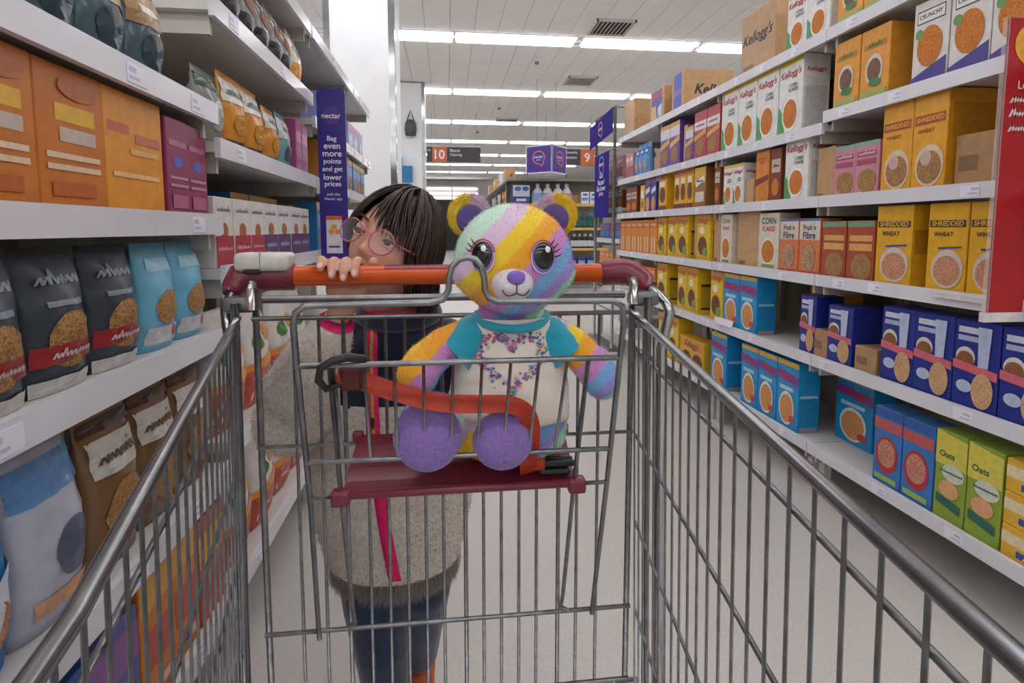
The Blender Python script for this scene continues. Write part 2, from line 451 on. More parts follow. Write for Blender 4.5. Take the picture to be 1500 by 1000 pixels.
 'orange_left': dict(body='#c9762a', cat='cereal box', pr=[('r', -.25, .62, .35, .74, '#e2b23a'), ('r', -.2, .48, .35, .58, '#c9b7a8'), ('r', -.4, .36, .4, .4, '#e4c8a8'), ('r', -.4, .28, .4, .32, '#e4c8a8'), ('r', -.35, .1, .3, .2, '#b8622a'), ('e', .1, .86, .3, .08, '#b86a3a')]),
 'orange_left2': dict(body='#e2962e', cat='cereal box', pr=[('r', -.45, .66, -.1, .74, '#c96a4a'), ('r', 0, .6, .45, .68, '#c9725a'), ('r', -.1, .5, .4, .55, '#e2b070'), ('r', -.4, .3, .4, .34, '#ecc088')]),
 'magenta': dict(body='#8f3a5c', cat='cereal box', pr=[('e', 0, .56, .22, .06, '#5a5fb8'), ('r', -.4, .72, .4, .78, '#b86a88'), ('r', -.4, .38, .4, .41, '#c98aa2'), ('r', -.4, .3, .4, .33, '#c98aa2'), ('r', -.35, .08, .35, .22, '#b26484')]),
 'magenta_slim': dict(body='#a24a80', cat='snack box', pr=[('r', -.4, .6, .4, .8, '#d08ab4'), ('r', -.3, .2, .3, .3, '#7a2f5c')]),
 'charcoal': dict(shape='bag', body='#3a414b', cat='cereal bag', pr=[('w', 5, 0, .78, .66, '#8d97a3', .3), ('r', -.3, .6, .3, .64, '#7f8a96'), ('e', .02, .36, .36, .2, ('#b98d55', '#7a5530')), ('q', [(-.5, .2), (.5, .2), (.5, .34), (-.5, .34)], '#9c2a30'), ('w', 7, 0, .27, .6, '#d0b4b4', 0), ('r', -.5, 0, .5, .1, '#c9c6c2')]),
 'skyblue': dict(shape='bag', body='#72b6d2', cat='cereal bag', pr=[('r', -.35, .74, .35, .86, '#9fd2e6'), ('e', 0, .4, .34, .16, OT), ('r', -.45, .06, .45, .22, '#c9c9cc'), ('e', .2, .16, .12, .06, '#a83a48')]),
 'white_red': dict(body='#dcd8d4', cat='cereal box', pr=[('w', 7, 0, .82, .75, '#7d7f86', .2), ('e', 0, .52, .2, .12, ('#b9794a', '#8a4a2c')), ('r', -.5, 0, .5, .45, '#ad2f42'), ('w', 9, 0, .26, .8, '#e2b4ba', 0)]),
 'white_purple': dict(body='#d9d6d6', cat='cereal box', pr=[('w', 7, 0, .82, .75, '#7d7f86', .2), ('e', 0, .54, .2, .12, ('#b9794a', '#8a5a3c')), ('r', -.5, 0, .5, .45, '#5c3468'), ('w', 5, 0, .26, .7, '#b9a0c4', 0)]),
 'teal_bag': dict(shape='bag', gloss=1, body='#46606a', cat='nut bag', pr=[('r', -.5, .5, .5, .85, '#a9875f'), ('e', 0, .3, .32, .16, '#2f4650'), ('r', -.3, .62, .3, .7, '#e2ddd4')]),
 'silver_bag': dict(shape='bag', gloss=1, body='#8f8a88', cat='nut bag', pr=[('r', -.5, .08, .5, .42, '#2f2f34'), ('e', 0, .6, .3, .14, ('#b9744a', '#6a3a2c')), ('r', -.3, .8, .3, .88, '#e2dedb')]),
 'oat_bag': dict(shape='bag', gloss=1, body='#e0d8c8', cat='nut bag', pr=[('r', -.5, .05, .5, .45, '#e09a34'), ('e', 0, .7, .3, .1, '#8fa6c0')]),
 'green_bag': dict(shape='bag', gloss=1, body='#7d827c', cat='nut bag', pr=[('r', -.5, .75, .5, .92, '#2f4a34'), ('e', 0, .4, .32, .2, '#b0b0aa')]),
 'orange_bag': dict(shape='bag', gloss=1, body='#d08a2c', cat='nut bag', pr=[('r', -.5, .62, .5, .92, '#d2cfc4'), ('w', 4, 0, .76, .6, '#6a6e74', .1), ('r', -.5, 0, .5, .14, '#4d4540'), ('e', 0, .36, .3, .14, ('#d9a440', '#a8641e'))]),
 'blue_nut': dict(shape='bag', gloss=1, body='#6a9aa8', cat='nut bag', pr=[('r', -.5, .55, .5, .92, '#ccd0cc'), ('r', -.3, .68, .3, .76, '#55606a'), ('e', 0, .3, .3, .14, '#3f5a64')]),
 'blue_big': dict(shape='bag', body='#1f7cc0', cat='cereal bag', pr=[('q', [(-.5, .1), (.5, .3), (.5, .55), (-.5, .35)], '#cfd6e0'), ('e', .2, .25, .2, .14, ('#d9a07a', '#b0684a')), ('r', -.4, .75, .4, .85, '#4a9ad4')]),
 'white_big': dict(shape='bag', body='#b9bccb', cat='cereal bag', pr=[('r', -.5, .72, .5, .92, '#5f8fc4'), ('e', .1, .4, .3, .16, '#5a5f78'), ('r', -.4, .1, .4, .2, '#d9a07a')]),
 'brown_bag': dict(shape='bag', gloss=1, body='#7d5a38', cat='cereal bag', pr=[('r', -.45, .6, .45, .82, '#c9c4bc'), ('w', 6, 0, .7, .7, '#5a4028', .1), ('e', 0, .34, .36, .2, OT), ('r', -.5, .86, .5, .93, '#4a3422')]),
 'white_orange': dict(shape='bag', body='#d6d2cf', cat='cereal bag', pr=[('r', -.5, 0, .5, .34, '#b5533c'), ('q', [(-.5, .34), (.5, .34), (.5, .5), (-.5, .4)], '#d8893a'), ('e', .15, .66, .14, .08, '#d8903a'), ('e', -.2, .6, .14, .08, '#4a7a3a')]),
 'mix_orange': dict(body='#d8802c', cat='snack box', pr=[('r', -.5, .75, .5, 1, '#e0a83c'), ('r', -.4, .3, .4, .6, '#c2503c'), ('r', -.4, .08, .4, .16, '#e2c8a8')]),
 'mix_purple': dict(body='#5a5aa0', cat='snack box', pr=[('r', -.5, .6, .5, .9, '#8a5a9c'), ('e', 0, .35, .34, .2, '#4a8ac0')]),
 'mix_blue': dict(body='#2f5a9c', cat='snack box', pr=[('r', -.5, .7, .5, .9, '#7f9ad0'), ('e', 0, .36, .3, .2, '#b05a7a')]),
 'mix_red': dict(body='#c25a44', cat='snack box', pr=[('r', -.5, .55, .5, .85, '#d9a43c'), ('r', -.4, .15, .4, .4, '#a83a48')]),
 'blue_yellow': dict(body='#2f7fb8', cat='cereal box', pr=[('r', -.5, .85, .5, 1, '#e0b040'), ('r', -.4, .5, .4, .75, '#8fa0d0'), ('e', 0, .28, .34, .16, FL)]),
 'pinkblue': dict(body='#8f9ad0', cat='cereal box', pr=[('r', -.5, .75, .5, 1, '#c06aa8'), ('e', 0, .4, .34, .2, '#d8d0e2'), ('r', -.4, .08, .4, .18, '#5a78c0')]),
 'orange_jar': dict(body='#d08a40', cat='cereal box', pr=[('r', -.5, .8, .5, 1, '#c26a34'), ('r', -.4, .3, .4, .6, '#e2b878')]),
}

def scribble(mb, P, nl, cx, cz, w, m):
    rs = random.Random(nl * 7 + int(abs(cz) * 1e4))
    n = nl * 3
    lh = w / nl * .75
    th = w / nl * .16
    sh = .12 * lh
    vs, fs = [], []
    for i in range(n + 1):
        x = cx - w / 2 + w * i / n
        up = (i % 2) * (1 if rs.random() < .8 else 1.6)
        z = cz - lh / 2 + lh * up * rs.uniform(.8, 1.05)
        vs += [P(x - th + sh * up, z), P(x + th + sh * up, z + th * .3)]
    for i in range(n):
        fs.append((2 * i, 2 * i + 1, 2 * i + 3, 2 * i + 2))
    mb.add(vs, fs, m)

_P = {}
def product_mesh(ds, w, h, d):
    key = (ds, round(w, 3), round(h, 3), round(d, 3))
    if key in _P:
        return _P[key]
    q = D[ds]
    bag = q.get('shape') == 'bag'
    gl = q.get('gloss')
    body_m = mat(q['body'], .22 if gl else .36, 0, .05, 30, .6 if gl else .4)
    mb = MB()
    if bag:
        def fy(x, z):
            v = min(max(z / h, 0), 1)
            P = (.55 + .45 * math.sin(min(1, v / .45) * PI / 2)) if v < .45 else max(.04, math.cos((v - .45) / .5 * PI / 2)) if v < .94 else .04
            c = math.sqrt(max(.02, 1 - (2 * x / w) ** 2 * .96))
            return d / 2 - d / 2 * P * c - .006 * noise.noise((x * 40, z * 40, w * 30)) * (1 if .05 < v < .9 else 0)
        nx, nz = 12, 14
        vs, fs = [], []
        for sgn in (1, -1):
            for j in range(nz + 1):
                for i in range(nx + 1):
                    x = -w / 2 + w * i / nx; z = h * j / nz
                    wob = 1 - .05 * math.sin(j / nz * PI)
                    y = fy(x, z)
                    vs.append((x * wob, y if sgn > 0 else d - y, z))
        o = (nx + 1) * (nz + 1)
        for j in range(nz):
            for i in range(nx):
                a = j * (nx + 1) + i
                fs.append((a, a + 1, a + nx + 2, a + nx + 1))
                fs.append((o + a, o + a + nx + 1, o + a + nx + 2, o + a + 1))
            for a in (j * (nx + 1), j * (nx + 1) + nx):
                fs.append((a, a + nx + 1, o + a + nx + 1, o + a) if a % (nx + 1) == 0 else (a, o + a, o + a + nx + 1, a + nx + 1))
        for i in range(nx):
            a = nz * (nx + 1) + i
            fs.append((i, o + i, o + i + 1, i + 1)); fs.append((a, a + 1, o + a + 1, o + a))
        mb.add(vs, fs, body_m, True)
    else:
        fy = lambda x, z: 0.0
        mb.bbox(-w / 2, w / 2, 0, d, 0, h, body_m, .0022)
    body = mb.mesh('body')
    def printed(items, mp, W, H, name):
        pm = MB()
        for k, it in enumerate(items):
            off = (.0012 if bag else .0005) + .00035 * k + (.0022 if bag and it[0] in 'tw' else 0)
            colr = it[5] if it[0] in 'retw' else it[2]
            m = flakes(colr) if isinstance(colr, tuple) else mat(colr, .3 if gl else .36, 0, .05, 60, .4)
            P = lambda x, z: mp(x, z, off)
            if it[0] in 'rq':
                c = [(it[1], it[2]), (it[3], it[2]), (it[3], it[4]), (it[1], it[4])] if it[0] == 'r' else it[1]
                n1, n2 = (10, 6) if bag else (1, 1)
                sx = .94 if bag else .985
                vs, fs = [], []
                for j in range(n2 + 1):
                    for i in range(n1 + 1):
                        s, t = i / n1, j / n2
                        u = (c[0][0] * (1 - s) + c[1][0] * s) * (1 - t) + (c[3][0] * (1 - s) + c[2][0] * s) * t
                        v = (c[0][1] * (1 - s) + c[1][1] * s) * (1 - t) + (c[3][1] * (1 - s) + c[2][1] * s) * t
                        vs.append(P(u * W * sx, (.006 + .988 * v) * H))
                for j in range(n2):
                    for i in range(n1):
                        a = j * (n1 + 1) + i
                        fs.append((a, a + 1, a + n1 + 2, a + n1 + 1))
                pm.add(vs, fs, m)
            elif it[0] == 'e':
                _, cu, cv, ru, rv = it[:5]
                vs = [P(cu * W, cv * H)]
                rr = (.5, 1.) if bag else (1.,)
                for r_ in rr:
                    for a in range(20):
                        t = 2 * PI * a / 20
                        vs.append(P((cu + ru * r_ * math.cos(t)) * W * (.95 if bag else 1), (cv + rv * r_ * math.sin(t)) * H))
                fs = [(0, 1 + a, 1 + (a + 1) % 20) for a in range(20)]
                if bag:
                    fs += [(1 + a, 21 + a, 21 + (a + 1) % 20, 1 + (a + 1) % 20) for a in range(20)]
                pm.add(vs, fs, m)
            elif it[0] == 'w':      # lettering too blurred to read: one row of letter-like strokes
                _, nl, cu, cv, wf = it[:5]
                scribble(pm, P, nl, cu * W, cv * H, wf * W, m)
            else:
                _, s, cu, cv, wf = it[:5]
                put_text(pm, s, P, cu * W, cv * H, wf * W, m, it[6] if len(it) > 6 else 0, .024, maxh=.26 * H)
        return pm.mesh(name)
    out = [('body', body), ('printed_front', printed(q['pr'], lambda x, z, off: (x, fy(x, z) - off, z), w, h, 'printed_front'))]
    if 'sd' in q and not bag:
        out.append(('printed_side', printed(q['sd'], lambda x, z, off: (w / 2 + off, x + d / 2, z), d, h, 'printed_side')))
    _P[key] = out
    return out

def place(ds, w, h, d, loc, rz, label, name=None, group=None, tilt=0):
    t = empty(name or D[ds]['cat'].replace(' ', '_'), loc, rz)
    if tilt:
        t.rotation_euler[0] = tilt
    for pn, me in product_mesh(ds, w, h, d):
        link(pn, me, t)
    tag(t, label, D[ds]['cat'], group)
    return t

def posw(i, n):
    if n == 1:
        return ''
    if n == 2:
        return ', %s of two' % ('nearer', 'farther')[i]
    if n == 3:
        return ', %s of three' % ('nearest', 'middle', 'farthest')[i]
    w = {4: 'four', 5: 'five', 6: 'six'}[n]
    return ', %s of %s' % ('nearest' if i == 0 else 'farthest' if i == n - 1 else ORD[i] + ' nearest', w)

def row_right(z, ds, yn, yf, n, h, desc, d=.09, x=1.452, jit=.004):
    w = (yf - yn) / n
    for i in range(n):
        yc = yn + (i + .5) * w
        place(ds, w - .004, h, d, (x + random.uniform(0, jit), yc, z - .006), -PI / 2 + random.uniform(-.012, .012), desc + posw(i, n), group='goods on the right shelves')

def row_left(z, ds, yn, yf, n, h, desc, d=.09, x=-.522):
    w = (yf - yn) / n
    for i in range(n):
        yc = yn + (i + .5) * w
        place(ds, w - .004, h, d, (x - random.uniform(0, .006), yc, z - .006), PI / 2 + random.uniform(-.02, .02), desc + posw(i, n), group='goods on the left shelves')

T, A1, A2, B, C, DD, E = 1.82, 1.475, 1.515, 1.195, .89, .57, .215
for a in [
 (T, 'carton', 4.21, 4.46, 1, .27, 'brown carton at far end of top right shelf', .3),
 (T, 'carton_print', 3.613, 3.864, 1, .22, 'brown carton with blue and red print on top right shelf', .25),
 (T, 'carton_blue', 3.30, 3.488, 1, .235, 'brown carton with blue front and black lettering on its side, top right shelf', .32),
 (T, 'carton_kell', 2.36, 2.647, 1, .281, 'tall brown carton with black script lettering on top right shelf', .2),
 (T, 'corn_white', 2.005, 2.274, 2, .235, 'white corn flakes box on the top right shelf', .09),
 (T, 'orange_oat', 1.70, 1.965, 2, .23, 'orange oat box on the top right shelf', .09),
 (A1, 'pink_slim', 4.226, 4.394, 2, .2, 'pink slim box on second right shelf at its far end', .09),
 (A1, 'blue_bag', 3.94, 4.22, 3, .25, 'light blue cereal bag on second right shelf', .09),
 (A1, 'purple_pack', 3.349, 3.664, 2, .285, 'purple and white cereal box in a brown tray, second right shelf', .1),
 (A1, 'purple_pack', 3.155, 3.268, 1, .215, 'short purple cereal box beside red packs, second right shelf', .09),
 (A1, 'red_pack', 2.839, 3.145, 2, .275, 'red and white cereal box on second right shelf', .09),
 (A1, 'corn_white', 2.148, 2.817, 4, .318, 'tall white corn flakes box, second right shelf', .12),
 (A2, 'orange_oat', 1.703, 1.964, 2, .245, 'orange oat box on second right shelf', .1),
 (A2, 'crunchy', 1.235, 1.611, 3, .25, 'white and purple crunchy cereal box, second right shelf', .09),
 (B, 'brown_slim', 4.115, 4.378, 2, .21, 'brown cereal box at far end of third right shelf', .09),
 (B, 'yellow_slim', 3.951, 4.039, 1, .205, 'small yellow slim box, third right shelf', .09),
 (B, 'bluegold', 3.721, 3.937, 2, .25, 'dark blue and gold cereal box, third right shelf', .09),
 (B, 'choc_yellow', 3.539, 3.683, 1, .262, 'single yellow chocolate cereal box, third right shelf', .1),
 (B, 'choc_yellow', 3.136, 3.416, 3, .26, 'yellow chocolate cereal box in a trio, third right shelf', .1),
 (B, 'caramel', 2.978, 3.118, 1, .235, 'yellow and brown caramel cereal box, third right shelf', .1),
 (B, 'brown_slim', 2.815, 2.88, 1, .235, 'narrow brown box left of white boxes, third right shelf', .09),
 (B, 'corn_white', 2.578, 2.775, 2, .207, 'small white corn flakes box, third right shelf', .09),
 (B, 'orange_tall', 2.362, 2.474, 1, .238, 'orange crunchy nut box between white boxes, third right shelf', .09),
 (B, 'brown_slim', 2.270, 2.351, 1, .238, 'dark brown box beside tall white box, third right shelf', .09),
 (B, 'corn_white', 2.09, 2.249, 1, .268, 'single tall white corn flakes box, third right shelf', .12),
 (B, 'pink_box', 1.720, 1.940, 2, .185, 'pink granola box with green top, third right shelf', .09),
 (B, 'wheat_big', 1.466, 1.714, 2, .292, 'big yellow wheat cereal box with red lettering, third right shelf', .17),
 (B, 'orange_tall', 1.17, 1.316, 1, .26, 'orange box half hidden by the red sign, third right shelf', .09),
 (C, 'orange_multi', 3.69, 4.505, 6, .25, 'orange cereal box, fourth right shelf', .09),
 (C, 'choc_yellow2', 3.531, 3.677, 1, .265, 'single yellow chocolate cereal box, fourth right shelf', .09),
 (C, 'choc_yellow2', 3.182, 3.497, 2, .268, 'yellow chocolate cereal box in a pair, fourth right shelf', .1),
 (C, 'choc_yellow2', 2.909, 3.07, 1, .268, 'yellow chocolate cereal box between brown cartons, fourth right shelf', .1),
 (C, 'cream_corn', 2.676, 2.792, 1, .262, 'narrow cream corn cereal box in a brown tray, fourth right shelf', .1),
 (C, 'cream_corn', 2.267, 2.429, 1, .258, 'wide cream corn cereal box beside fruit boxes, fourth right shelf', .1),
 (C, 'fibre', 1.995, 2.261, 2, .228, 'cream and orange fruit cereal box with blue top edge, fourth right shelf', .09),
 (C, 'red_granola', 1.721, 1.987, 2, .215, 'red brown granola box with green top, fourth right shelf', .09),
 (C, 'wheat', 1.568, 1.718, 1, .262, 'single yellow wheat box with dark lettering, fourth right shelf', .1),
 (C, 'wheat', 1.25, 1.513, 2, .262, 'yellow wheat box in a pair by the red sign, fourth right shelf', .1),
 (DD, 'orange_multi', 3.709, 4.239, 3, .225, 'orange cereal box, fifth right shelf', .09),
 (DD, 'choc_yellow2', 3.5, 3.67, 1, .272, 'single yellow chocolate box beside orange boxes, fifth right shelf', .1),
 (DD, 'choc_yellow2', 3.04, 3.322, 2, .275, 'yellow chocolate cereal box in a pair, fifth right shelf', .11),
 (DD, 'choc_yellow2', 2.74, 2.879, 1, .275, 'yellow chocolate box beside blue boxes, fifth right shelf', .1),
 (DD, 'blue_frost', 2.418, 2.733, 2, .275, 'blue flakes box, fifth right shelf', .1),
 (DD, 'navy', 2.0, 2.1, 1, .235, 'narrow navy box standing alone, fifth right shelf', .12),
 (DD, 'navy', 1.797, 1.93, 1, .218, 'navy box with pink stripe in a cut tray, fifth right shelf', .12),
 (DD, 'navy', 1.13, 1.669, 4, .25, 'navy box with pink stripe in a row, fifth right shelf', .1),
 (E, 'choc_yellow2', 3.289, 3.623, 2, .29, 'yellow chocolate cereal box, bottom right shelf', .1),
 (E, 'choc_low', 2.93, 3.26, 1, .2, 'wide low yellow chocolate multipack, bottom right shelf', .1),
 (E, 'blue_frost', 2.68, 2.855, 1, .3, 'single blue flakes box, bottom right shelf', .1),
 (E, 'blue_frost', 2.083, 2.535, 3, .295, 'blue flakes box in a trio, bottom right shelf', .1),
 (E, 'blue_red', 1.436, 1.673, 2, .262, 'blue box with red bowl, bottom right shelf', .09),
 (E, 'green_oat', 1.231, 1.436, 2, .268, 'green and yellow oats box, bottom right shelf', .09),
]:
    row_right(*a[:7], d=a[7])
for k in range(3):
    place('yellow_low', .2, .088, .09, (1.452, 1.125, E - .006 + k * .089), -PI / 2, 'flat yellow wheat box beside green boxes, %s of the stack' % ('bottom', 'middle', 'top')[k], group='goods on the right shelves')
# second rows and brown trays behind or around the fronts
for (z, ds, yc, w, h, x, d, lab) in [
 (E, 'blue_frost', 1.95, .2, .27, 1.60, .09, 'dark blue flakes box set back behind the trio, bottom right shelf'),
 (DD, 'choc_low', 2.2, .2, .25, 1.64, .1, 'brown-fronted box far back in the gap, fifth right shelf'),
 (C, 'carton', 3.11, .06, .272, 1.47, .2, 'narrow brown carton beside the yellow pair, fourth right shelf'),
 (C, 'carton', 2.84, .1, .27, 1.468, .2, 'brown carton with black letter beside cream box, fourth right shelf'),
 (C, 'carton', 2.54, .2, .27, 1.468, .2, 'wide brown carton between cream boxes, fourth right shelf'),
 (A1, 'carton', 3.30, .05, .24, 1.47, .2, 'narrow brown carton beside purple boxes, second right shelf'),
 (A1, 'carton', 3.83, .13, .12, 1.50, .2, 'low brown tray behind blue bags, second right shelf'),
 (B, 'carton', 2.53, .07, .12, 1.46, .2, 'low brown tray beside small white boxes, third right shelf'),
 (B, 'carton', 2.02, .1, .2, 1.48, .2, 'brown carton beside pink boxes, third right shelf'),
 (DD, 'tray', 1.97, .1, .11, 1.456, .22, 'cut brown tray beside narrow navy box, fifth right shelf'),
 (DD, 'tray', 1.735, .1, .09, 1.456, .25, 'cut brown tray before navy row, fifth right shelf'),
 (B, 'tray', 1.40, .12, .15, 1.475, .2, 'dark brown tray beside big yellow boxes, third right shelf'),
]:
    place(ds, w, h, d, (x, yc, z - .006), -PI / 2, lab, group='goods on the right shelves')

for a in [
 (1.575, 'silver_bag', 1.33, 2.05, 6, .19, 'silver and black nut bag on the upper left shelf', .07),
 (1.575, 'oat_bag', 2.05, 2.18, 1, .2, 'cream and orange nut bag ending the upper left row', .07),
 (1.34, 'teal_bag', .66, 1.165, 4, .19, 'teal and tan nut bag on nearest left bay top shelf', .07),
 (1.27, 'green_bag', 1.31, 1.44, 1, .17, 'grey bag with green band, left shelf before orange bags', .07),
 (1.27, 'orange_bag', 1.44, 1.72, 2, .195, 'orange nut bag with white top on left shelf, pair', .07),
 (1.27, 'orange_bag', 1.74, 1.86, 1, .175, 'smaller orange nut bag alone on left shelf', .06),
 (1.27, 'blue_nut', 1.88, 2.0, 1, .185, 'blue and white nut bag beside magenta boxes, left shelf', .06),
 (1.27, 'magenta_slim', 2.02, 2.18, 2, .19, 'slim magenta box beside purple sign, left shelf', .08),
 (1.10, 'orange_left', .50, .926, 3, .2, 'dark orange cereal box on the nearest left shelf', .09),
 (1.10, 'orange_left2', .926, 1.102, 1, .2, 'bright orange cereal box beside magenta boxes, nearest left shelf', .09),
 (1.10, 'magenta', 1.107, 1.29, 2, .188, 'magenta cereal box on the nearest left shelf', .1),
 (.985, 'white_red', 1.315, 1.654, 3, .165, 'white and red cereal box on left shelf behind the handle', .09),
 (.985, 'white_purple', 1.654, 2.17, 4, .165, 'white and purple cereal box on left shelf behind the handle', .09),
 (.85, 'charcoal', .50, 1.026, 4, .2, 'charcoal granola bag with red band on nearest left bay', .07),
 (.85, 'skyblue', 1.035, 1.281, 2, .2, 'sky blue cereal bag beside charcoal bags', .07),
 (.58, 'white_orange', 1.32, 2.15, 4, .3, 'white bag with red and orange base, left bay behind sleeve', .09),
 (.535, 'blue_big', .40, .72, 2, .26, 'large blue bag on the low left shelf', .09),
 (.535, 'white_big', .72, .86, 1, .25, 'pale blue and white bag on the low left shelf', .09),
 (.535, 'brown_bag', .86, 1.28, 3, .26, 'brown muesli bag on the low left shelf', .08),
 (.235, 'mix_blue', .60, .80, 2, .22, 'blue snack box on bottom left shelf', .09),
 (.235, 'mix_purple', .80, .93, 1, .22, 'purple snack box on bottom left shelf', .09),
 (.235, 'mix_orange', .93, 1.15, 2, .24, 'orange snack box on bottom left shelf', .09),
 (.235, 'mix_red', 1.15, 1.28, 1, .23, 'red and yellow snack box on bottom left shelf', .09),
 (.235, 'white_orange', 1.32, 2.1, 4, .27, 'white and orange bag on bottom left shelf by the floor', .09),
 (1.5, 'pinkblue', 2.45, 3.0, 3, .16, 'pink and blue cereal box beyond the purple sign', .09),
 (1.5, 'pinkblue', 3.05, 3.55, 3, .15, 'far pink and blue cereal box beyond the purple sign', .09),
 (1.27, 'orange_jar', 2.45, 2.85, 3, .19, 'orange cereal box beyond the purple sign', .09),
 (1.27, 'blue_yellow', 2.9, 3.6, 5, .18, 'blue box with yellow top beyond the purple sign', .09),
 (.985, 'blue_yellow', 2.3, 2.9, 4, .2, 'blue box with yellow top beside the face', .09),
]:
    row_left(*a[:7], d=a[7])
row_left(.985, 'blue_yellow', 1.7, 2.15, 3, .2, 'blue box with yellow top set back behind white boxes', x=-.63)

# ------------------------------------------------------------------ signs, pillars and the far end of the shop
PURPLE = mat('#2f2383', .3, 0, .03, 20, .5)
PURPLE2 = mat('#4a2f92', .3, 0, .03, 20, .5)
WHT = mat('#eceaf0', .4, 0, .01, 20)
GREYM = mat('#8d8b8c', .35, .8, .05, 30)
CHROME = mat('#b9bbbd', .16, 1.0, .08, 14)

def panel_map(o, ux, uz, nrm):
    o, ux, uz, nrm = Vector(o), Vector(ux), Vector(uz), Vector(nrm)
    return lambda off: (lambda x, z: o + ux * x + uz * z + nrm * off)

def bubble(mb, mp, cx, cz, r, m_ring, m_in, tail=1):
    """speech bubble outline: flat ring with a small tail"""
    n = 26
    def rad(t, k):
        p = (math.cos(t) * k, math.sin(t) * k * .92)
        a = (t + PI / 3.0) % (2 * PI)
        if a < .35 or a > 2 * PI - .35:
            p = (p[0] * 1.0 + .04 * tail, p[1] * 1.5)
        return p
    o = [rad(2 * PI * i / n, 1) for i in range(n)]
    i_ = [rad(2 * PI * i / n, .84) for i in range(n)]
    mb.add([mp(cx + x * r, cz + z * r) for x, z in o + i_], [(k, (k + 1) % n, n + (k + 1) % n, n + k) for k in range(n)], m_ring)
    if m_in:
        mb.add([mp(cx, cz)] + [mp(cx + x * r, cz + z * r) for x, z in i_], [(0, 1 + k, 1 + (k + 1) % n) for k in range(n)], m_in)

RING = mat('#e08a6a', .4)
def lines_text(parent, mpf, lines, m, name='lettering'):
    """lines: (text, cx, cz, width, maxh, bold)"""
    mb = MB()
    for (s, cx, cz, w, mh, bo) in lines:
        put_text(mb, s, mpf, cx, cz, w, m, 0, bo, maxh=mh)
    return mb.build(name, parent)

# purple fin sign clipped to the left shelf
t = empty('shelf_sign', (-.438, 2.197, .955))
bm = bmesh.new()
W2, HH = .053, .645
pts = [(-W2, 0), (W2, 0), (W2, HH - .018), (W2 - .006, HH - .005), (W2 - .018, HH), (-W2 + .018, HH), (-W2 + .006, HH - .005), (-W2, HH - .018)]
n = len(pts)
MB().add([(x, 0, z) for x, z in pts] + [(x, .006, z) for x, z in pts], [tuple(range(n)), tuple(reversed(range(n, 2 * n)))] + [(i, n + i, n + (i + 1) % n, (i + 1) % n) for i in range(n)], PURPLE).build('board', t)
mf = panel_map((0, 0, 0), (1, 0, 0), (0, 0, 1), (0, -1, 0))
mb = MB()
q = mf(.0008)
mb.add([q(0, .55)] + [q(.034 * math.cos(a * PI / 12), .548 + .034 * math.sin(a * PI / 12)) for a in range(24)], [(0, 1 + a, 1 + (a + 1) % 24) for a in range(24)], PURPLE2)
mb.build('logo_disc', t)
lines_text(t, mf(.0016), [('nectar', 0, .543, .07, .03, .012)] + [(s, 0, .457 - i * .0288, .088, h, .014) for i, (s, h) in enumerate([('Bag', .024), ('even', .0165), ('more', .0165), ('points', .024), ('and get', .024), ('lower', .021), ('prices', .0235)])] + [('with the', 0, .248, .05, .013, .005), ('Nectar app', 0, .229, .066, .014, .005)], WHT)
mb = MB(); q = mf(.001)
rect = lambda mb, q, x0, x1, z0, z1, m: mb.add([q(x0, z0), q(x1, z0), q(x1, z1), q(x0, z1)], [(0, 1, 2, 3)], m)
rect(mb, q, -.03, .03, .02, .165, mat('#dcd8de', .4)); mb.build('ticket', t)
mb = MB(); rect(mb, mf(.0018), -.03, .03, .15, .165, mat('#d9622c', .4)); mb.build('ticket_header', t)
for (x, z) in ((-.011, .104), (.012, .104), (0, .122)):
    mb = MB(); q = mf(.0018)
    mb.add([q(x, z)] + [q(x + .0105 * math.cos(a * PI / 8), z + .0105 * math.sin(a * PI / 8)) for a in range(16)], [(0, 1 + a, 1 + (a + 1) % 16) for a in range(16)], mat('#e09a3c', .5, 0, .1, 200)).build('orange_picture', t)
mb = MB(); rect(mb, mf(.0018), -.022, .02, .042, .049, PURPLE2); mb.build('ticket_line', t)
MB().box(-.062, -.05, -.002, .012, .25, .31, mat('#c9c8cc', .4)).build('clip', t)
tag(t, 'tall purple sign with white lettering fixed to the left shelf', 'sign')

# red sign at the right edge
t = empty('shelf_sign', (1.4, 1.2, .85))
MB().box(-.068, .09, 0, .005, .012, .72, mat('#a8141f', .35, 0, .03, 20, .5)).build('board', t)
MB().box(-.078, -.068, -.002, .007, 0, .72, mat('#e8dcd8', .2, 0, .01, 20, .5, kind='glass')).build('clear_edge', t)
MB().box(-.08, .095, -.004, .01, -.012, .012, mat('#d8d4d2', .35)).build('holder', t)
MB().box(.02, .06, .008, .25, .02, .035, mat('#d8d4d2', .35)).build('arm', t)
mf = panel_map((0, 0, 0), (1, 0, 0), (0, 0, 1), (0, -1, 0))
RT = mat('#e6c8c8', .4)
lines_text(t, mf(.001), [('Lo', -.02, .565, .03, .02, .01)], RT)
for zz in (.53, .497, .462):
    mb = MB(); scribble(mb, mf(.001), 4, -.005, zz, .09, RT); mb.build('lettering', t)
mb = MB(); q = mf(.001)
mb.add([q(.0, .66)] + [q(.05 * math.cos(a * PI / 12), .66 + .05 * math.sin(a * PI / 12)) for a in range(24)], [(0, 1 + a, 1 + (a + 1) % 24) for a in range(24)], mat('#e2a236', .4)).build('orange_disc', t)
tag(t, 'red hanging price sign in a clear holder on the right shelf', 'sign')

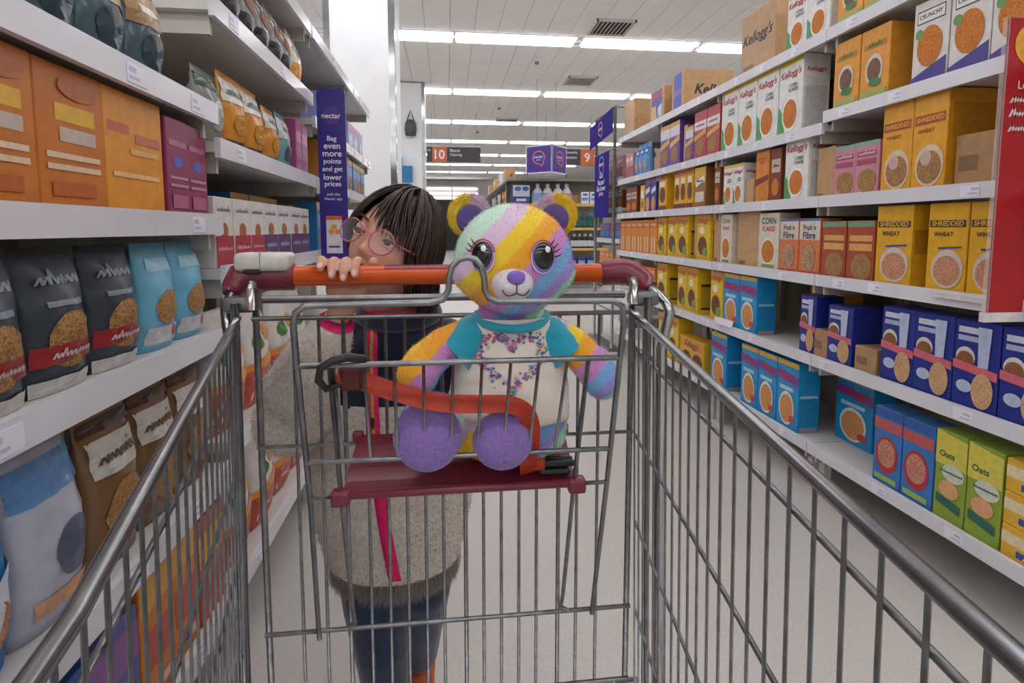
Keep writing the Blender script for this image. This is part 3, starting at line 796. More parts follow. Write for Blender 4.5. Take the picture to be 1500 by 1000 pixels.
# crumpled shelf labels hanging on the fifth right shelf
mb = MB()
for i in range(4):
    y = 2.74 - i * .03
    a = random.uniform(-.01, .01)
    mb.add([(1.405 + a, y, .575), (1.43, y - .05, .565), (1.44, y - .045, .6), (1.41 + a, y + .005, .605), (1.407 + a, y, .574), (1.432, y - .05, .564), (1.442, y - .045, .599), (1.412 + a, y + .005, .604)],
           [(0, 1, 2, 3), (7, 6, 5, 4), (0, 4, 5, 1), (2, 6, 7, 3), (1, 5, 6, 2), (0, 3, 7, 4)], M_TICK)
tag(mb.build('paper_label'), 'crumpled white paper label on the edge of the fifth right shelf', 'label')

# banner stand at the end of the right gondola
t = empty('banner_stand', (1.42, 4.6, 0))
for y in (0, .58):
    MB().tube([(0, y, 0), (0, y, 2.1)], .014, GREYM, 10).build('post', t)
for z in (1.755, 2.1, .35):
    MB().tube([(0, -.02, z), (0, .62, z)], .008, GREYM, 8).build('crossbar', t)
MB().tube([(0, 0, 2.1), (.12, 0, 2.1)], .008, GREYM, 8).build('crossbar', t)
MB().box(-.04, .06, -.04, .66, 0, .03, GREYM).build('base', t)
tag(t, 'grey metal frame stand at the far end of the right shelves', 'stand')
def aisle_banner(y0, y1, z0, z1, lab, lines, skew=0):
    t = empty('purple_banner', (1.4, y1, z0))
    L = y1 - y0; H = z1 - z0
    v = [(0, 0, 0 + skew * 0), (0, -L, skew), (0, -L, H + skew), (0, 0, H)]
    MB().add(v + [(x + .003, y, z) for x, y, z in v], [(0, 1, 2, 3), (7, 6, 5, 4), (0, 4, 5, 1), (1, 5, 6, 2), (2, 6, 7, 3), (3, 7, 4, 0)], mat('#2f2383', .75, 0, .03, 20, .1)).build('sheet', t)
    mf = panel_map((0, 0, 0), (0, -1, skew / L), (0, 0, 1), (-1, 0, 0))
    mb = MB()
    bubble(mb, mf(.002), L / 2, H * (.83 if lines else .55), (.085 if lines else .07), RING if not lines else mat('#9a8ac8', .4), None)
    mb.build('logo_bubble', t)
    lines_text(t, mf(.002), [('nectar', L / 2, H * (.835 if lines else .55), (.13 if lines else .11), .1, .012)] + lines, WHT)
    tag(t, lab, 'banner')
aisle_banner(4.7, 5.16, 1.17, 1.75, 'long purple banner with white lettering on the grey stand', [('Got', .23, .385, .2, .05, .012), ('Nectar?', .23, .325, .36, .05, .012), ('Get lower', .23, .27, .38, .05, .012), ('prices', .23, .215, .3, .05, .012)])
aisle_banner(4.6, 5.36, 1.84, 2.05, 'slanted purple flag above the long banner on the stand', [], skew=.05)

# shelves behind the banner stand
bay(1, 4.66, 5.46, [.3, .64, .98, 1.26, 1.52], 'metal shelving bay behind the purple banner stand', depth=.4, xf=1.5, group='shelving bays along the aisle')
for (z, ds, yn, yf, n, h, desc) in [(1.52, 'pink_slim', 4.7, 5.4, 4, .2, 'pink box behind the banner stand on its top shelf'), (1.26, 'brown_slim', 4.7, 5.4, 5, .2, 'brown box behind the banner stand'),
        (.98, 'mix_purple', 4.7, 5.4, 4, .15, 'purple box behind the banner stand, low shelf'), (.64, 'orange_multi', 4.7, 5.4, 4, .22, 'orange box behind the banner stand, lower shelf')]:
    row_right(z, ds, yn, yf, n, h, desc, x=1.525)

# pillars
def pillar(x0, x1, y0, y1, lab):
    t = empty('pillar', ((x0 + x1) / 2, (y0 + y1) / 2, 0))
    w, d = (x1 - x0) / 2, (y1 - y0) / 2
    MB().box(-w, w, -d, d, 0, 3.5, mat('#eef0f2', .5, 0, .01, 5)).build('body', t)
    for sx in (-1, 1):
        a, b = sorted((sx * (w - .05), sx * (w + .004)))
        mb = MB().box(a, b, -d - .004, -d + .02, 0, 3.5, CHROME)
        a, b = sorted((sx * (w - .002), sx * (w + .004)))
        mb.box(a, b, -d, -d + .06, 0, 3.5, CHROME)
        mb.build('corner_guard', t)
    MB().box(-w - .006, w + .006, -d - .006, d + .006, 0, .15, mat('#77757a', .5)).build('skirting', t)
    tag(t, lab, 'pillar')
pillar(-1.06, -.457, 5.1, 5.7, 'white pillar with metal corner strips behind the left shelves')
pillar(-.82, -.37, 9.5, 10.0, 'farther white pillar with a hanging grey speaker')
t = empty('hanging_speaker', (-.6, 9.44, 2.62))
MB().loft([(0, 0, 0, .085, .05), (0, 0, .1, .1, .055), (0, 0, .2, .09, .055), (0, 0, .26, .06, .045)], mat('#55565a', .6), 16).build('body', t)
MB().tube([(-.06, 0, .24), (-.03, .02, .33), (0, .03, .42), (.03, .02, .33), (.06, 0, .24)], .008, mat('#3a3a3c', .5), 6).build('loop', t)
tag(t, 'small grey speaker hung by a loop on the farther pillar', 'speaker')
t = empty('blue_card_sign', (-.72, 9.44, 1.85))
MB().box(-.09, -.03, 0, .03, 0, .42, mat('#1f93bd', .4)).build('tall_card', t)
MB().box(-.03, .14, -.02, .03, 0, .27, mat('#2f7fb4', .4)).build('wide_card', t)
tag(t, 'blue card display fixed on the farther pillar', 'sign')

# hanging aisle signs
def hang_sign(x0, x1, z0, z1, y, segs, lines, lab):
    t = empty('aisle_sign', ((x0 + x1) / 2, y, z0))
    c = (x0 + x1) / 2
    MB().box(x0 - c, x1 - c, 0, .03, 0, z1 - z0, mat('#47464c', .5)).build('board', t)
    for (a, b, colr) in segs:
        MB().box(a - c, b - c, -.004, 0, .004, z1 - z0 - .004, mat(colr, .5)).build('number_panel', t)
    for x in (x0 - c + .1, x1 - c - .1):
        MB().tube([(x, .015, z1 - z0), (x, .015, 3.52 - z0)], .004, GREYM, 6).build('wire', t)
    MB().box(x0 - c - .01, x1 - c + .01, -.006, .034, z1 - z0, z1 - z0 + .02, mat('#d8d6d4', .5)).build('rail', t)
    mf = panel_map((-c, 0, 0), (1, 0, 0), (0, 0, 1), (0, -1, 0))
    lines_text(t, mf(.006), lines, WHT)
    tag(t, lab, 'sign')
hang_sign(-.43, .72, 2.5, 2.82, 12, [(-.315, 0, '#d3703a')], [('10', -.157, .16, .22, .2, .02), ('Bleach', .17, .245, .22, .06, .01), ('Cleaning', .19, .15, .27, .07, .01), ('rs', -.385, .245, .06, .05, .01)], 'hanging aisle sign with white number ten on an orange panel')
hang_sign(2.05, 3.25, 2.47, 2.82, 12, [(2.93, 3.25, '#d3703a')], [('9', 3.08, .17, .15, .2, .02), ('Laundry', 2.74, .27, .26, .07, .01), ('Conditioners', 2.62, .17, .5, .06, .01)], 'hanging aisle sign with white number nine beside the purple cube')

# far gondola with cleaning goods
t = empty('shelving_unit', (1.05, 9.5, 0))
MB().box(0, 1.78, .42, .46, .02, 1.93, M_BACK).build('end_panel', t)
MB().box(-.02, 1.8, -.05, 10, 1.9, 1.935, mat('#8f8b86', .5)).build('canopy', t)
MB().box(.42, .48, .46, 10, .02, 1.9, M_BACK).build('back_panel', t)
for z in (.3, .72, 1.08, 1.5):
    sh = MB().box(0, 1.8, 0, .42, z - .03, z, M_SHELF).build('shelf', t)
    MB().box(0, 1.8, -.012, 0, z - .035, z + .01, mat('#d9b45a', .4)).build('price_rail', sh)
    sh = MB().box(0, .42, .47, 10, z - .03, z, M_SHELF).build('shelf', t)
    MB().box(-.012, 0, .47, 10, z - .035, z + .01, M_LIP).build('price_rail', sh)
for x in (0, 1.75):
    MB().box(x, x + .05, .38, .42, 0, 1.93, mat('#4a6a5c', .5)).build('upright', t)
tag(t, 'far shelving unit of cleaning goods beyond the cross aisle', 'shelving')

def bottle(loc, h, colr, capc, labc, lab, grp, name='bottle'):
    t = empty(name, loc)
    r = h * .3
    MB().loft([(0, 0, 0, r * .95, r * .5), (0, 0, h * .1, r, r * .55), (0, 0, h * .5, r * .92, r * .52), (0, 0, h * .72, r * .6, r * .42), (0, 0, h * .82, r * .3, r * .3)], mat(colr, .3), 16).build('body', t)
    MB().loft([(0, 0, h * .82, r * .34, r * .34), (0, 0, h, r * .3, r * .3)], mat(capc, .4), 12).build('cap', t)
    mb = MB()
    n = 8
    vs = []
    for z in (h * .14, h * .55):
        for i in range(n + 1):
            a = PI * (1.18 + .64 * i / n)
            vs.append((r * 1.02 * math.cos(a), r * .57 * math.sin(a), z))
    mb.add(vs, [(i, i + 1, n + 2 + i, n + 1 + i) for i in range(n)], mat(labc, .4), True).build('label_wrap', t)
    tag(t, lab, 'bottle', grp)
for i, (x, c) in enumerate([(1.58, '#8fb0d8'), (1.76, '#7fb0d8'), (1.94, '#c98ab8'), (2.10, '#c08ac0')]):
    bottle((x, 9.62, 1.5), .36, '#e6ebf2', '#dfe6ee', c, 'white detergent bottle on far top shelf' + posw(i, 4).replace('nearest', 'from the left').replace('farthest', 'rightmost').replace(', from the left of', ', leftmost of').replace('second from the left of', 'second from left of').replace('third from the left of', 'third from left of'), 'white detergent bottles')
LR = ['leftmost', 'second from left', 'third from left', 'rightmost']
for i in range(4):
    bottle((2.24 + i * .1, 9.6, 1.08), .26, '#1d4a44', '#3a8a7a', '#2f6a5c', 'dark green bottle on far shelf under the white packs, ' + LR[i], 'green bottles')
    bottle((2.24 + i * .1, 9.6, .72), .26, '#222226', '#d8d8d8', '#c9c9cc', 'black bottle on far shelf below the green bottles, ' + LR[i], 'black bottles')
def far_box(x, y, z, w, h, ds, lab, grp='goods on the far shelving unit'):
    place(ds, w, h, .1, (x, y, z), 0, lab, group=grp)
D['capsule'] = dict(body='#3a4a8c', cat='detergent pack', pr=[('r', -.5, .4, .5, 1, '#c9d0e2'), ('e', -.2, .8, .2, .12, '#5a6ab0'), ('e', .25, .8, .2, .12, '#5a6ab0'), ('r', -.3, .15, .3, .28, '#dfe2ee')])
D['redpack'] = dict(body='#b0302c', cat='detergent pack', pr=[('r', -.5, .55, .5, .9, '#e0b83c'), ('r', -.4, .1, .4, .3, '#e6e2de')])
D['whitepack'] = dict(body='#dfe4ec', cat='detergent pack', pr=[('r', -.4, .3, .4, .55, '#6a9ad0'), ('r', -.3, .7, .3, .85, '#3a5aa0')])
D['bluepack'] = dict(body='#2a3f8c', cat='detergent pack', pr=[('r', -.4, .5, .4, .8, '#8fb0d8'), ('e', 0, .3, .3, .14, '#d8dce8')])
far_box(1.28, 9.54, 1.5, .3, .33, 'capsule', 'blue and white capsule pack on far top shelf')
for i in range(3):
    far_box(2.42 + i * .16, 9.54, 1.5, .14, .22, 'whitepack', 'small white pack right of the bottles' + posw(i, 3).replace('nearest', 'leftmost').replace('farthest', 'rightmost'))
far_box(2.3, 9.7, 1.5, .3, .17, 'carton', 'low brown carton behind the far detergent bottles')
for i in range(3):
    far_box(2.2 + i * .17, 9.54, .3, .15, .26, 'bluepack', 'dark blue pack on the low far shelf' + posw(i, 3).replace('nearest', 'leftmost').replace('farthest', 'rightmost'))
for i, ds in enumerate(['redpack', 'choc_yellow', 'redpack', 'whitepack', 'bluepack', 'yellow_slim', 'whitepack']):
    place(ds, .22, .28, .1, (1.07, 10.2 + i * .5, 1.5), PI * 1.5, 'pack on the aisle side of the far shelving, %s from its corner' % ORD[i], group='goods on the far shelving unit')
for i, (ds, y) in enumerate([('carton', 10.6), ('whitepack', 11.6), ('yellow_slim', 12.8), ('carton', 14.5)]):
    place(ds, .4, .26, .2, (1.08, y, 1.936), PI * 1.5, 'box on top of the far shelving canopy, %s from its corner' % ORD[i], group='goods on the far shelving unit')
far_box(1.12, 9.2, 1.2, .2, .3, 'mix_purple', 'purple card box before the far shelving corner')
t = empty('display_bin', (1.12, 9.25, 0))
MB().bbox(-.2, .2, -.08, .2, 0, 1.2, mat('#c9c6c2', .5), .01).build('body', t)
MB().box(-.21, .21, -.09, .21, 1.15, 1.2, mat('#d3703a', .5)).build('header', t)
tag(t, 'pale display bin at the far shelving corner', 'display')

# purple cube sign over the far gondola
t = empty('cube_sign', (1.69, 8.85, 1.98), 0)
c_, s_ = math.cos(math.radians(40)), math.sin(math.radians(40))
SD, H = .5, .46
for (dx, dy, nx, ny, flip) in ((-c_, s_, -s_, -c_, 1), (s_, c_, c_, -s_, 0)):
    o = Vector((0, 0, 0)) if not flip else Vector((dx * SD, dy * SD, 0))
    ux = Vector((dx, dy, 0)) * (1 if not flip else -1)
    mf = panel_map(o, ux, (0, 0, 1), (nx, ny, 0))
    mb = MB()
    A, Bq = mf(0), mf(-.02)
    mb.add([A(0, 0), A(SD, 0), A(SD, H), A(0, H), Bq(0, 0), Bq(SD, 0), Bq(SD, H), Bq(0, H)], [(0, 1, 2, 3), (7, 6, 5, 4), (0, 4, 5, 1), (1, 5, 6, 2), (2, 6, 7, 3), (3, 7, 4, 0)], mat('#e2e0ea', .4))
    pn = mb.build('panel', t)
    mb = MB(); rect(mb, mf(.003), .022, SD - .022, .022, H - .022, PURPLE2); mb.build('print', pn)
    mb = MB(); bubble(mb, mf(.006), SD / 2, H * .56, .12, RING, None); mb.build('logo_bubble', pn)
    lines_text(pn, mf(.006), [('nectar', SD / 2, H * .58, .17, .06, .014), ('prices', SD / 2, H * .47, .09, .03, .01)], WHT)
for (dx, dy) in ((-c_, s_), (s_, c_)):
    bk = Vector((s_ - c_, s_ + c_, 0)) * SD
    e = Vector((dx, dy, 0)) * SD
    mb = MB()
    mb.add([e, bk, bk + Vector((0, 0, H)), e + Vector((0, 0, H)), e * .97, bk * .97, bk * .97 + Vector((0, 0, H)), e * .97 + Vector((0, 0, H))], [(0, 1, 2, 3), (7, 6, 5, 4), (0, 4, 5, 1), (2, 6, 7, 3)], mat('#e2e0ea', .4)).build('panel', t)
MB().tube([(-.38, .15, 0), (-.38, .15, -.1), (.3, .3, -.1), (.3, .3, 0)], .012, GREYM, 6).build('frame', t)
for p in ((-.2, .3), (.15, .45)):
    MB().tube([(p[0], p[1], H), (p[0], p[1], 1.54)], .004, GREYM, 6).build('wire', t)
tag(t, 'purple cube sign with white logos above the far shelves', 'sign')

# lit cabinet at the back wall
t = empty('chilled_cabinet', (-.2, 27.6, 0))
MB().box(-2.2, 1.8, 0, .9, 0, 2.5, mat('#2c2b2e', .5)).build('body', t)
MB().box(-2.2, 1.8, .3, .9, 2.5, 3.2, mat('#b9b6b4', .5)).build('hood', t)
for z in (2.58, 2.8, 3.04):
    MB().box(-2.1, 1.7, .24, .3, z, z + .07, emit('#ffffff', 4)).build('light_strip', t)
for x in (-1.1, .4):
    MB().box(x, x + .06, .2, .24, 2.5, 3.2, mat('#d8d6d4', .5)).build('divider', t)
tag(t, 'dark chilled cabinet with lit strips at the back wall', 'cabinet')

# ------------------------------------------------------------------ trolley
WIRE = mat('#8f9092', .3, .85, .12, 60)
RIMM = mat('#8b8d90', .24, .9, .1, 30)
MAROON = mat('#76283a', .3, 0, .05, 30, .5)
ORANGE = mat('#d95a1e', .28, 0, .04, 20, .5)
tro = empty('shopping_trolley', (0, .45, 0))
TO = Vector((0, -.45, 0))
def wire(name, pts, r, parent, m=WIRE, seg=8):
    return MB().tube([Vector(p) + TO for p in pts], r, m, seg).build(name, parent)
def lerp(a, b, t):
    return a + (b - a) * t
def XR(y, z):
    return (.2 + .131 * (y - .17) if y > .12 else .1935) + .02 * (.93 - z)
def XL(y, z):
    return (-.155 - .238 * (y - .2) if y > .16 else -.1455) - .02 * (.93 - z)
YN = [-.1 + .03 * i for i in range(31)]
for X, rz, hw, sgn in ((XR, lambda y: .917 + .036 * max(0, y - .15) * 1.0, (.885, .745, .6, .45), 1), (XL, lambda y: .893 + .08 * max(0, y - .2), (.853, .72, .59, .45), -1)):
    ys = [-.1, .02, .12, .25, .4, .55, .7, .815]
    rim = wire('side_panel', [(X(y, rz(y)), y, rz(y)) for y in ys], .0054, tro, RIMM, 12)
    for y in YN:
        if y < .81:
            wire('wire', [(X(y, rz(y)) , y, rz(y) - .004), (X(y, .33), y, .33)], .0015, rim, seg=6)
    for k, z in enumerate(hw):
        wire('wire', [(X(y, z) + sgn * .004, y, z + (.0 if k else .0)) for y in ys], .0024, rim)
# rear gate hung behind the child seat
G = .82
gate = wire('rear_gate', [(-.267, G, .968), (.272, G, .968)], .0058, tro, RIMM, 10)
for x in (-.277, .285):
    wire('gate_post', [(x, G, .985), (x, G, .33)], .005, gate)
for z, r in ((.941, .0036), (.75, .003), (.457, .0034), (.33, .0034)):
    wire('wire', [(-.281, G - .006, z), (.289, G - .006, z)], r, gate)
for x in (-.226, -.19, -.155, -.123, -.094, -.066, -.038, -.011, .023, .051, .079, .107, .135, .17, .2, .233):
    wire('wire', [(x, G, .941), (x, G, .33)], .0026 if x not in (-.155, .023, .17) else .0034, gate)
# child seat panel leaning forward from the gate
YP = lambda z: .58 + (.99 - z) * .43
pan = wire('seat_panel', [(-.201, .812, .445), (-.201, .808, .462), (-.178, YP(.72), .72), (-.165, YP(.93), .93), (-.162, YP(.97), .97), (-.157, .581, .984), (-.146, .58, .991), (-.02, .58, .992), (-.006, .58, .995), (0, .58, 1.005), (.001, .58, 1.02), (.004, .58, 1.03), (.011, .58, 1.0375), (.02, .58, 1.04), (.029, .58, 1.0375), (.035, .58, 1.03), (.038, .58, 1.018), (.039, .58, 1.005), (.043, .58, .996), (.052, .58, .992), (.18, .58, .991), (.191, .581, .985), (.196, YP(.965), .965), (.211, YP(.72), .72), (.225, .808, .468), (.225, .812, .45)], .0036, tro, RIMM, 10)
for z, xa, xb, r in ((.92, -.168, .199, .0034), (.786, -.176, .205, .0034), (.729, -.179, .211, .003)):
    wire('wire', [(xa, YP(z), z), (xb, YP(z), z)], r, pan)
for k in range(9):
    x = -.128 + k * .0331
    wire('wire', [(x, YP(.92) + .003, .92), (x - .003, YP(.786) + .003, .786)], .0021, pan, seg=6)
for xs in ((-.132, -.14, -.147, -.16), (.162, .166, .173, .186)):
    wire('wire', [(xs[0], YP(.92) + .004, .92), (xs[1], YP(.73) + .004, .73), (xs[2], YP(.5) + .002, .5), (xs[2], .808, .47), (xs[3], .812, .458)], .0032, pan)
# folding seat flap
def flap_pt(u, v):
    return Vector((lerp(-.139, .168, u) + (v * .004 if u < .5 else v * .006), lerp(.694, .808, v), lerp(.731, .765, v))) + TO
mb = MB()
nu, nv = 8, 5
vs = []
for dz in (0, -.008):
    for j in range(nv + 1):
        for i in range(nu + 1):
            p = flap_pt(i / nu, j / nv)
            rib = .0012 * (1 if j in (1, 3) else 0)
            vs.append(p + Vector((0, 0, dz - rib * (dz == 0))))
fs = []
o = (nu + 1) * (nv + 1)
for j in range(nv):
    for i in range(nu):
        a = j * (nu + 1) + i
        fs += [(a, a + 1, a + nu + 2, a + nu + 1), (o + a, o + a + nu + 1, o + a + nu + 2, o + a + 1)]
for i in range(nu):
    fs += [(i, o + i, o + i + 1, i + 1)]; a = nv * (nu + 1) + i; fs += [(a, a + 1, o + a + 1, o + a)]
for j in range(nv):
    a = j * (nu + 1); fs += [(a, a + nu + 1, o + a + nu + 1, o + a)]; a += nu; fs += [(a, o + a, o + a + nu + 1, a + nu + 1)]
flap = mb.add(vs, fs, MAROON).build('seat_flap', tro)
MB().tube([flap_pt(0, 0) + Vector((-.004, -.003, 0)), flap_pt(1, 0) + Vector((.004, -.003, 0))], .0055, MAROON, 10).build('hinge_edge', flap)
for u in (0, 1):
    p = flap_pt(u, 0)
    MB().bbox(p.x - .012, p.x + .012, p.y - .012, p.y + .008, p.z - .013, p.z + .007, MAROON, .004, 2).build('hinge_knuckle', flap)
    p = flap_pt(u, 1)
    MB().bbox(p.x - .008, p.x + .008, p.y - .006, p.y + .006, p.z - .01, p.z + .006, MAROON, .003, 2).build('hinge_knuckle', flap)
# handle
hb = wire('handle_bar', [(-.31, .88, .997), (.3, .88, .997)], .012, tro, GREYM, 12)
MB().tube([Vector((-.242, .88, .997)) + TO, Vector((.252, .88, .997)) + TO], .0158, ORANGE, 20).build('handle_sleeve', hb)
mb = MB()
vs = []
for i in range(9):
    a = PI * (.22 + .6 * i / 8)
    for x in (-.1, .1):
        vs.append(Vector((x, .88 - .0162 * math.cos(a), .997 + .0162 * math.sin(a))) + TO)
mb.add(vs, [(2 * i, 2 * i + 1, 2 * i + 3, 2 * i + 2) for i in range(8)], mat('#8a3a48', .25), True).build('handle_label', hb)
def cap_end(pts, radii):
    return MB().tube([Vector(p) + TO for p in pts], radii, MAROON, 14).build('handle_end', hb)
cap_end([(-.236, .88, .997), (-.238, .88, .997), (-.3, .88, .997), (-.318, .876, .995), (-.322, .866, .982), (-.324, .858, .972)], [.018, .0225, .0225, .022, .018, .013])
cap_end([(.25, .88, .997), (.252, .88, .997), (.29, .88, .999), (.303, .875, .996), (.318, .856, .983), (.325, .846, .974)], [.018, .021, .022, .022, .0185, .014])
cl = MB().bbox(-.318 , -.238, .850 - .45, .9 - .45, 1.006, 1.034, mat('#cfcdc6', .35), .008, 3).build('coin_lock', tro)
MB().bbox(-.303, -.279, .8485 - .45, .855 - .45, 1.003, 1.010, mat('#2a2527', .4), .002).build('slot', cl)
MB().bbox(-.2795, -.278, .8494 - .45, .9006 - .45, 1.007, 1.0346, mat('#9a9890', .4), .0005).build('seam', cl)
# chrome arms, brackets and chassis
for pts in ([(-.322, .862, .975), (-.327, .845, .952), (-.322, .835, .93), (-.314, .832, .88), (-.316, .83, .6), (-.322, .83, .16)], [(.322, .85, .977), (.342, .825, .955), (.346, .818, .94), (.336, .825, .88), (.34, .83, .6), (.35, .83, .16)]):
    wire('push_arm', pts, .0085, tro, CHROME, 12)
for x in (-.3, .305):
    wire('corner_tube', [(x, .805, .965), (x, .805, .93), (x * 1.02, .81, .6), (x * 1.05, .82, .3)], .006, tro, RIMM, 10)
    wire('corner_tube', [(x * .985, .79, .93), (x * 1.0, .79, .6), (x * 1.02, .79, .33)], .004, tro, RIMM, 10)
    MB().bbox(x - .022, x + .022, .81 - .45, .845 - .45, .95, .972, mat('#6f7174', .35, .5), .006, 2).build('corner_bracket', tro)
    mb = MB().tube([Vector((x * .93, .808, .955)) + TO, Vector((x * .93, .808, .985)) + TO, Vector((x * .93, .815, .992)) + TO], .0065, CHROME, 10)
    mb.build('gate_hook', tro)
fl = wire('basket_floor', [(-.3, .81, .33), (XL(-.1, .33), -.1, .33), (XR(-.1, .33), -.1, .33), (.3, .81, .33), (-.3, .81, .33)], .005, tro)
for i in range(8):
    x0 = lerp(XL(-.1, .33), XR(-.1, .33), (i + .5) / 8); x1 = lerp(-.29, .3, (i + .5) / 8)
    wire('wire', [(x0, -.1, .33), (x1, .81, .33)], .0024, fl, seg=6)
fp = wire('front_panel', [(XL(-.1, .93), -.1, .893), (XR(-.1, .93), -.1, .917)], .0095, tro, RIMM, 10)
for i in range(8):
    x = lerp(XL(-.1, .9), XR(-.1, .9), (i + .5) / 8)
    wire('wire', [(x, -.1, .9), (x, -.1, .33)], .0024, fp, seg=6)
for x, y0 in ((-.3, -.05), (.3, -.05)):
    wire('chassis_tube', [(x * .5, y0, .33), (x * .55, y0, .16), (x, .3, .15), (x * 1.1, .83, .16)], .011, tro, RIMM, 10)
    for (cx, cy) in ((x * .55, y0), (x * 1.1, .83)):
        ca = MB().box(cx - .014, cx + .014, cy - .45 - .012, cy - .45 + .012, .1, .165, GREYM).build('castor', tro)
        MB().tube([Vector((cx - .012, cy + .015, .055)) + TO, Vector((cx + .012, cy + .015, .055)) + TO], .055, mat('#2b2b2d', .6), 20).build('wheel', ca)
# red safety strap with buckles
def ribbon(pts, w, m, up=None, th=.0015):
    pts = [Vector(p) for p in pts]
    out = []
    for i in range(len(pts) - 1):      # smooth it a little
        p0 = pts[max(i - 1, 0)]; p1 = pts[i]; p2 = pts[i + 1]; p3 = pts[min(i + 2, len(pts) - 1)]
        for k in range(6):
            t = k / 6
            out.append(.5 * (2 * p1 + (p2 - p0) * t + (2 * p0 - 5 * p1 + 4 * p2 - p3) * t * t + (-p0 + 3 * p1 - 3 * p2 + p3) * t ** 3))
    out.append(pts[-1])
    vs, fs = [], []
    for i, p in enumerate(out):
        d = (out[min(i + 1, len(out) - 1)] - out[max(i - 1, 0)]).normalized()
        nrm = Vector((0, -1, .55)).normalized()
        side = d.cross(nrm).normalized()
        nn = side.cross(d).normalized()
        for a, b in ((-1, 0), (1, 0), (1, 1), (-1, 1)):
            vs.append(p + side * (w / 2 * a) + nn * (th * b))
    for i in range(len(out) - 1):
        for k in range(4):
            fs.append((4 * i + k, 4 * i + (k + 1) % 4, 4 * i + 4 + (k + 1) % 4, 4 * i + 4 + k))
    fs += [(0, 1, 2, 3), tuple(4 * (len(out) - 1) + k for k in (3, 2, 1, 0))]
    return MB().add(vs, fs, m, False)
STRAP = mat('#b23a22', .6, 0, .06, 300)
BLK = mat('#1b1b1d', .4, 0, .03, 30, .5)
st = ribbon([Vector(p) + TO for p in [(-.128, .634, .905), (-.1, .64, .893), (-.06, .642, .877), (-.01, .645, .862), (.04, .65, .857), (.075, .655, .853), (.098, .662, .836), (.104, .672, .80), (.102, .69, .765), (.104, .705, .742)]], .022, STRAP).build('safety_strap', tro)
MB().tube([Vector(p) + TO for p in [(-.125, .626, .893), (-.136, .612, .893), (-.142, .605, .905), (-.139, .602, .919), (-.126, .602, .927), (-.11, .605, .93), (-.094, .611, .926), (-.088, .62, .918)]], [.003, .004, .0045, .0045, .0045, .005, .005, .003], BLK, 8).build('strap_loop', st)
MB().bbox(-.125, -.1, .63 - .45, .64 - .45, .884, .912, mat('#5a2018', .5), .003).build('strap_sleeve', st)
MB().bbox(.096, .128, .70 - .45, .712 - .45, .744, .762, STRAP, .004, 2).build('strap_end', st)
bk = MB().bbox(.118, .162, .698 - .45, .725 - .45, .738, .746, BLK, .003).build('buckle', st)
for dx in (.0, .012):
    MB().bbox(.126 , .168, .702 - .45 + dx, .709 - .45 + dx, .748, .757, BLK, .002).build('prong', bk)
tag(tro, 'wire shopping trolley with orange handle and maroon child seat', 'shopping trolley')

# ------------------------------------------------------------------ organic helpers
def remesh(mb, voxel, smooth=4, factor=.5):
    """one continuous skin grown over overlapping pieces"""
    me = mb.mesh('tmp')
    o = bpy.data.objects.new('tmp', me)
    COL.objects.link(o)
    m = o.modifiers.new('r', 'REMESH'); m.mode = 'VOXEL'; m.voxel_size = voxel
    if smooth:
        m2 = o.modifiers.new('s', 'SMOOTH'); m2.iterations = smooth; m2.factor = factor
    dg = bpy.context.evaluated_depsgraph_get()
    out = bpy.data.meshes.new_from_object(o.evaluated_get(dg))
    bpy.data.objects.remove(o)
    bpy.data.meshes.remove(me)
    out.polygons.foreach_set('use_smooth', [True] * len(out.polygons))
    out.materials.clear()
    return out

_PM = {}
def pile_mat(m):
    """the same colour on thin fibres that let light through"""
    if m in _PM:
        return _PM[m]
    c = m.copy()
    nt = c.node_tree
    b = next(n for n in nt.nodes if n.type == 'BSDF_PRINCIPLED')
    o = next(n for n in nt.nodes if n.type == 'OUTPUT_MATERIAL')
    tr = nt.nodes.new('ShaderNodeBsdfTranslucent')
    mx = nt.nodes.new('ShaderNodeMixShader')
    mx.inputs[0].default_value = .5
    nt.links.new(b.inputs['Base Color'].links[0].from_socket, tr.inputs['Color'])
    for l in list(b.inputs['Normal'].links):
        nt.links.remove(l)
    nt.links.new(b.outputs[0], mx.inputs[1]); nt.links.new(tr.outputs[0], mx.inputs[2])
    nt.links.new(mx.outputs[0], o.inputs['Surface'])
    _PM[m] = c
    return c

def fuzz_mesh(me, n, length, m, width=.0016, droop=.3, cond=None, idx=None):
    """short pile: thin triangles standing on the surface"""
    ps = me.polygons
    areas, tot = [], 0
    sel = []
    for p in ps:
        if cond and not cond(p.center, p):
            continue
        tot += p.area
        areas.append(tot); sel.append(p.index)
    import bisect
    vs, fs = [], []
    for _ in range(n):
        p = ps[sel[min(bisect.bisect(areas, random.random() * tot), len(sel) - 1)]]
        c = [me.vertices[i].co for i in p.vertices]
        a, b = random.random(), random.random()
        if len(c) == 4:
            q = (c[0] * (1 - a) + c[1] * a) * (1 - b) + (c[3] * (1 - a) + c[2] * a) * b
        else:
            if a + b > 1: a, b = 1 - a, 1 - b
            q = c[0] + (c[1] - c[0]) * a + (c[2] - c[0]) * b
        nr = p.normal
        d = (nr + Vector((random.gauss(0, .35), random.gauss(0, .35), random.gauss(0, .35) - droop))).normalized()
        t = d.orthogonal().normalized()
        t = (t * math.cos(a * 6.28) + d.cross(t) * math.sin(a * 6.28)) * width * .5
        k = len(vs)
        vs += [q - t - nr * .0005, q + t - nr * .0005, q + d * length * random.uniform(.5, 1.15)]
        fs.append((k, k + 1, k + 2))
    out = bpy.data.meshes.new('pile')
    out.from_pydata([tuple(v) for v in vs], [], fs)
    out.materials.append(pile_mat(m))
    return out

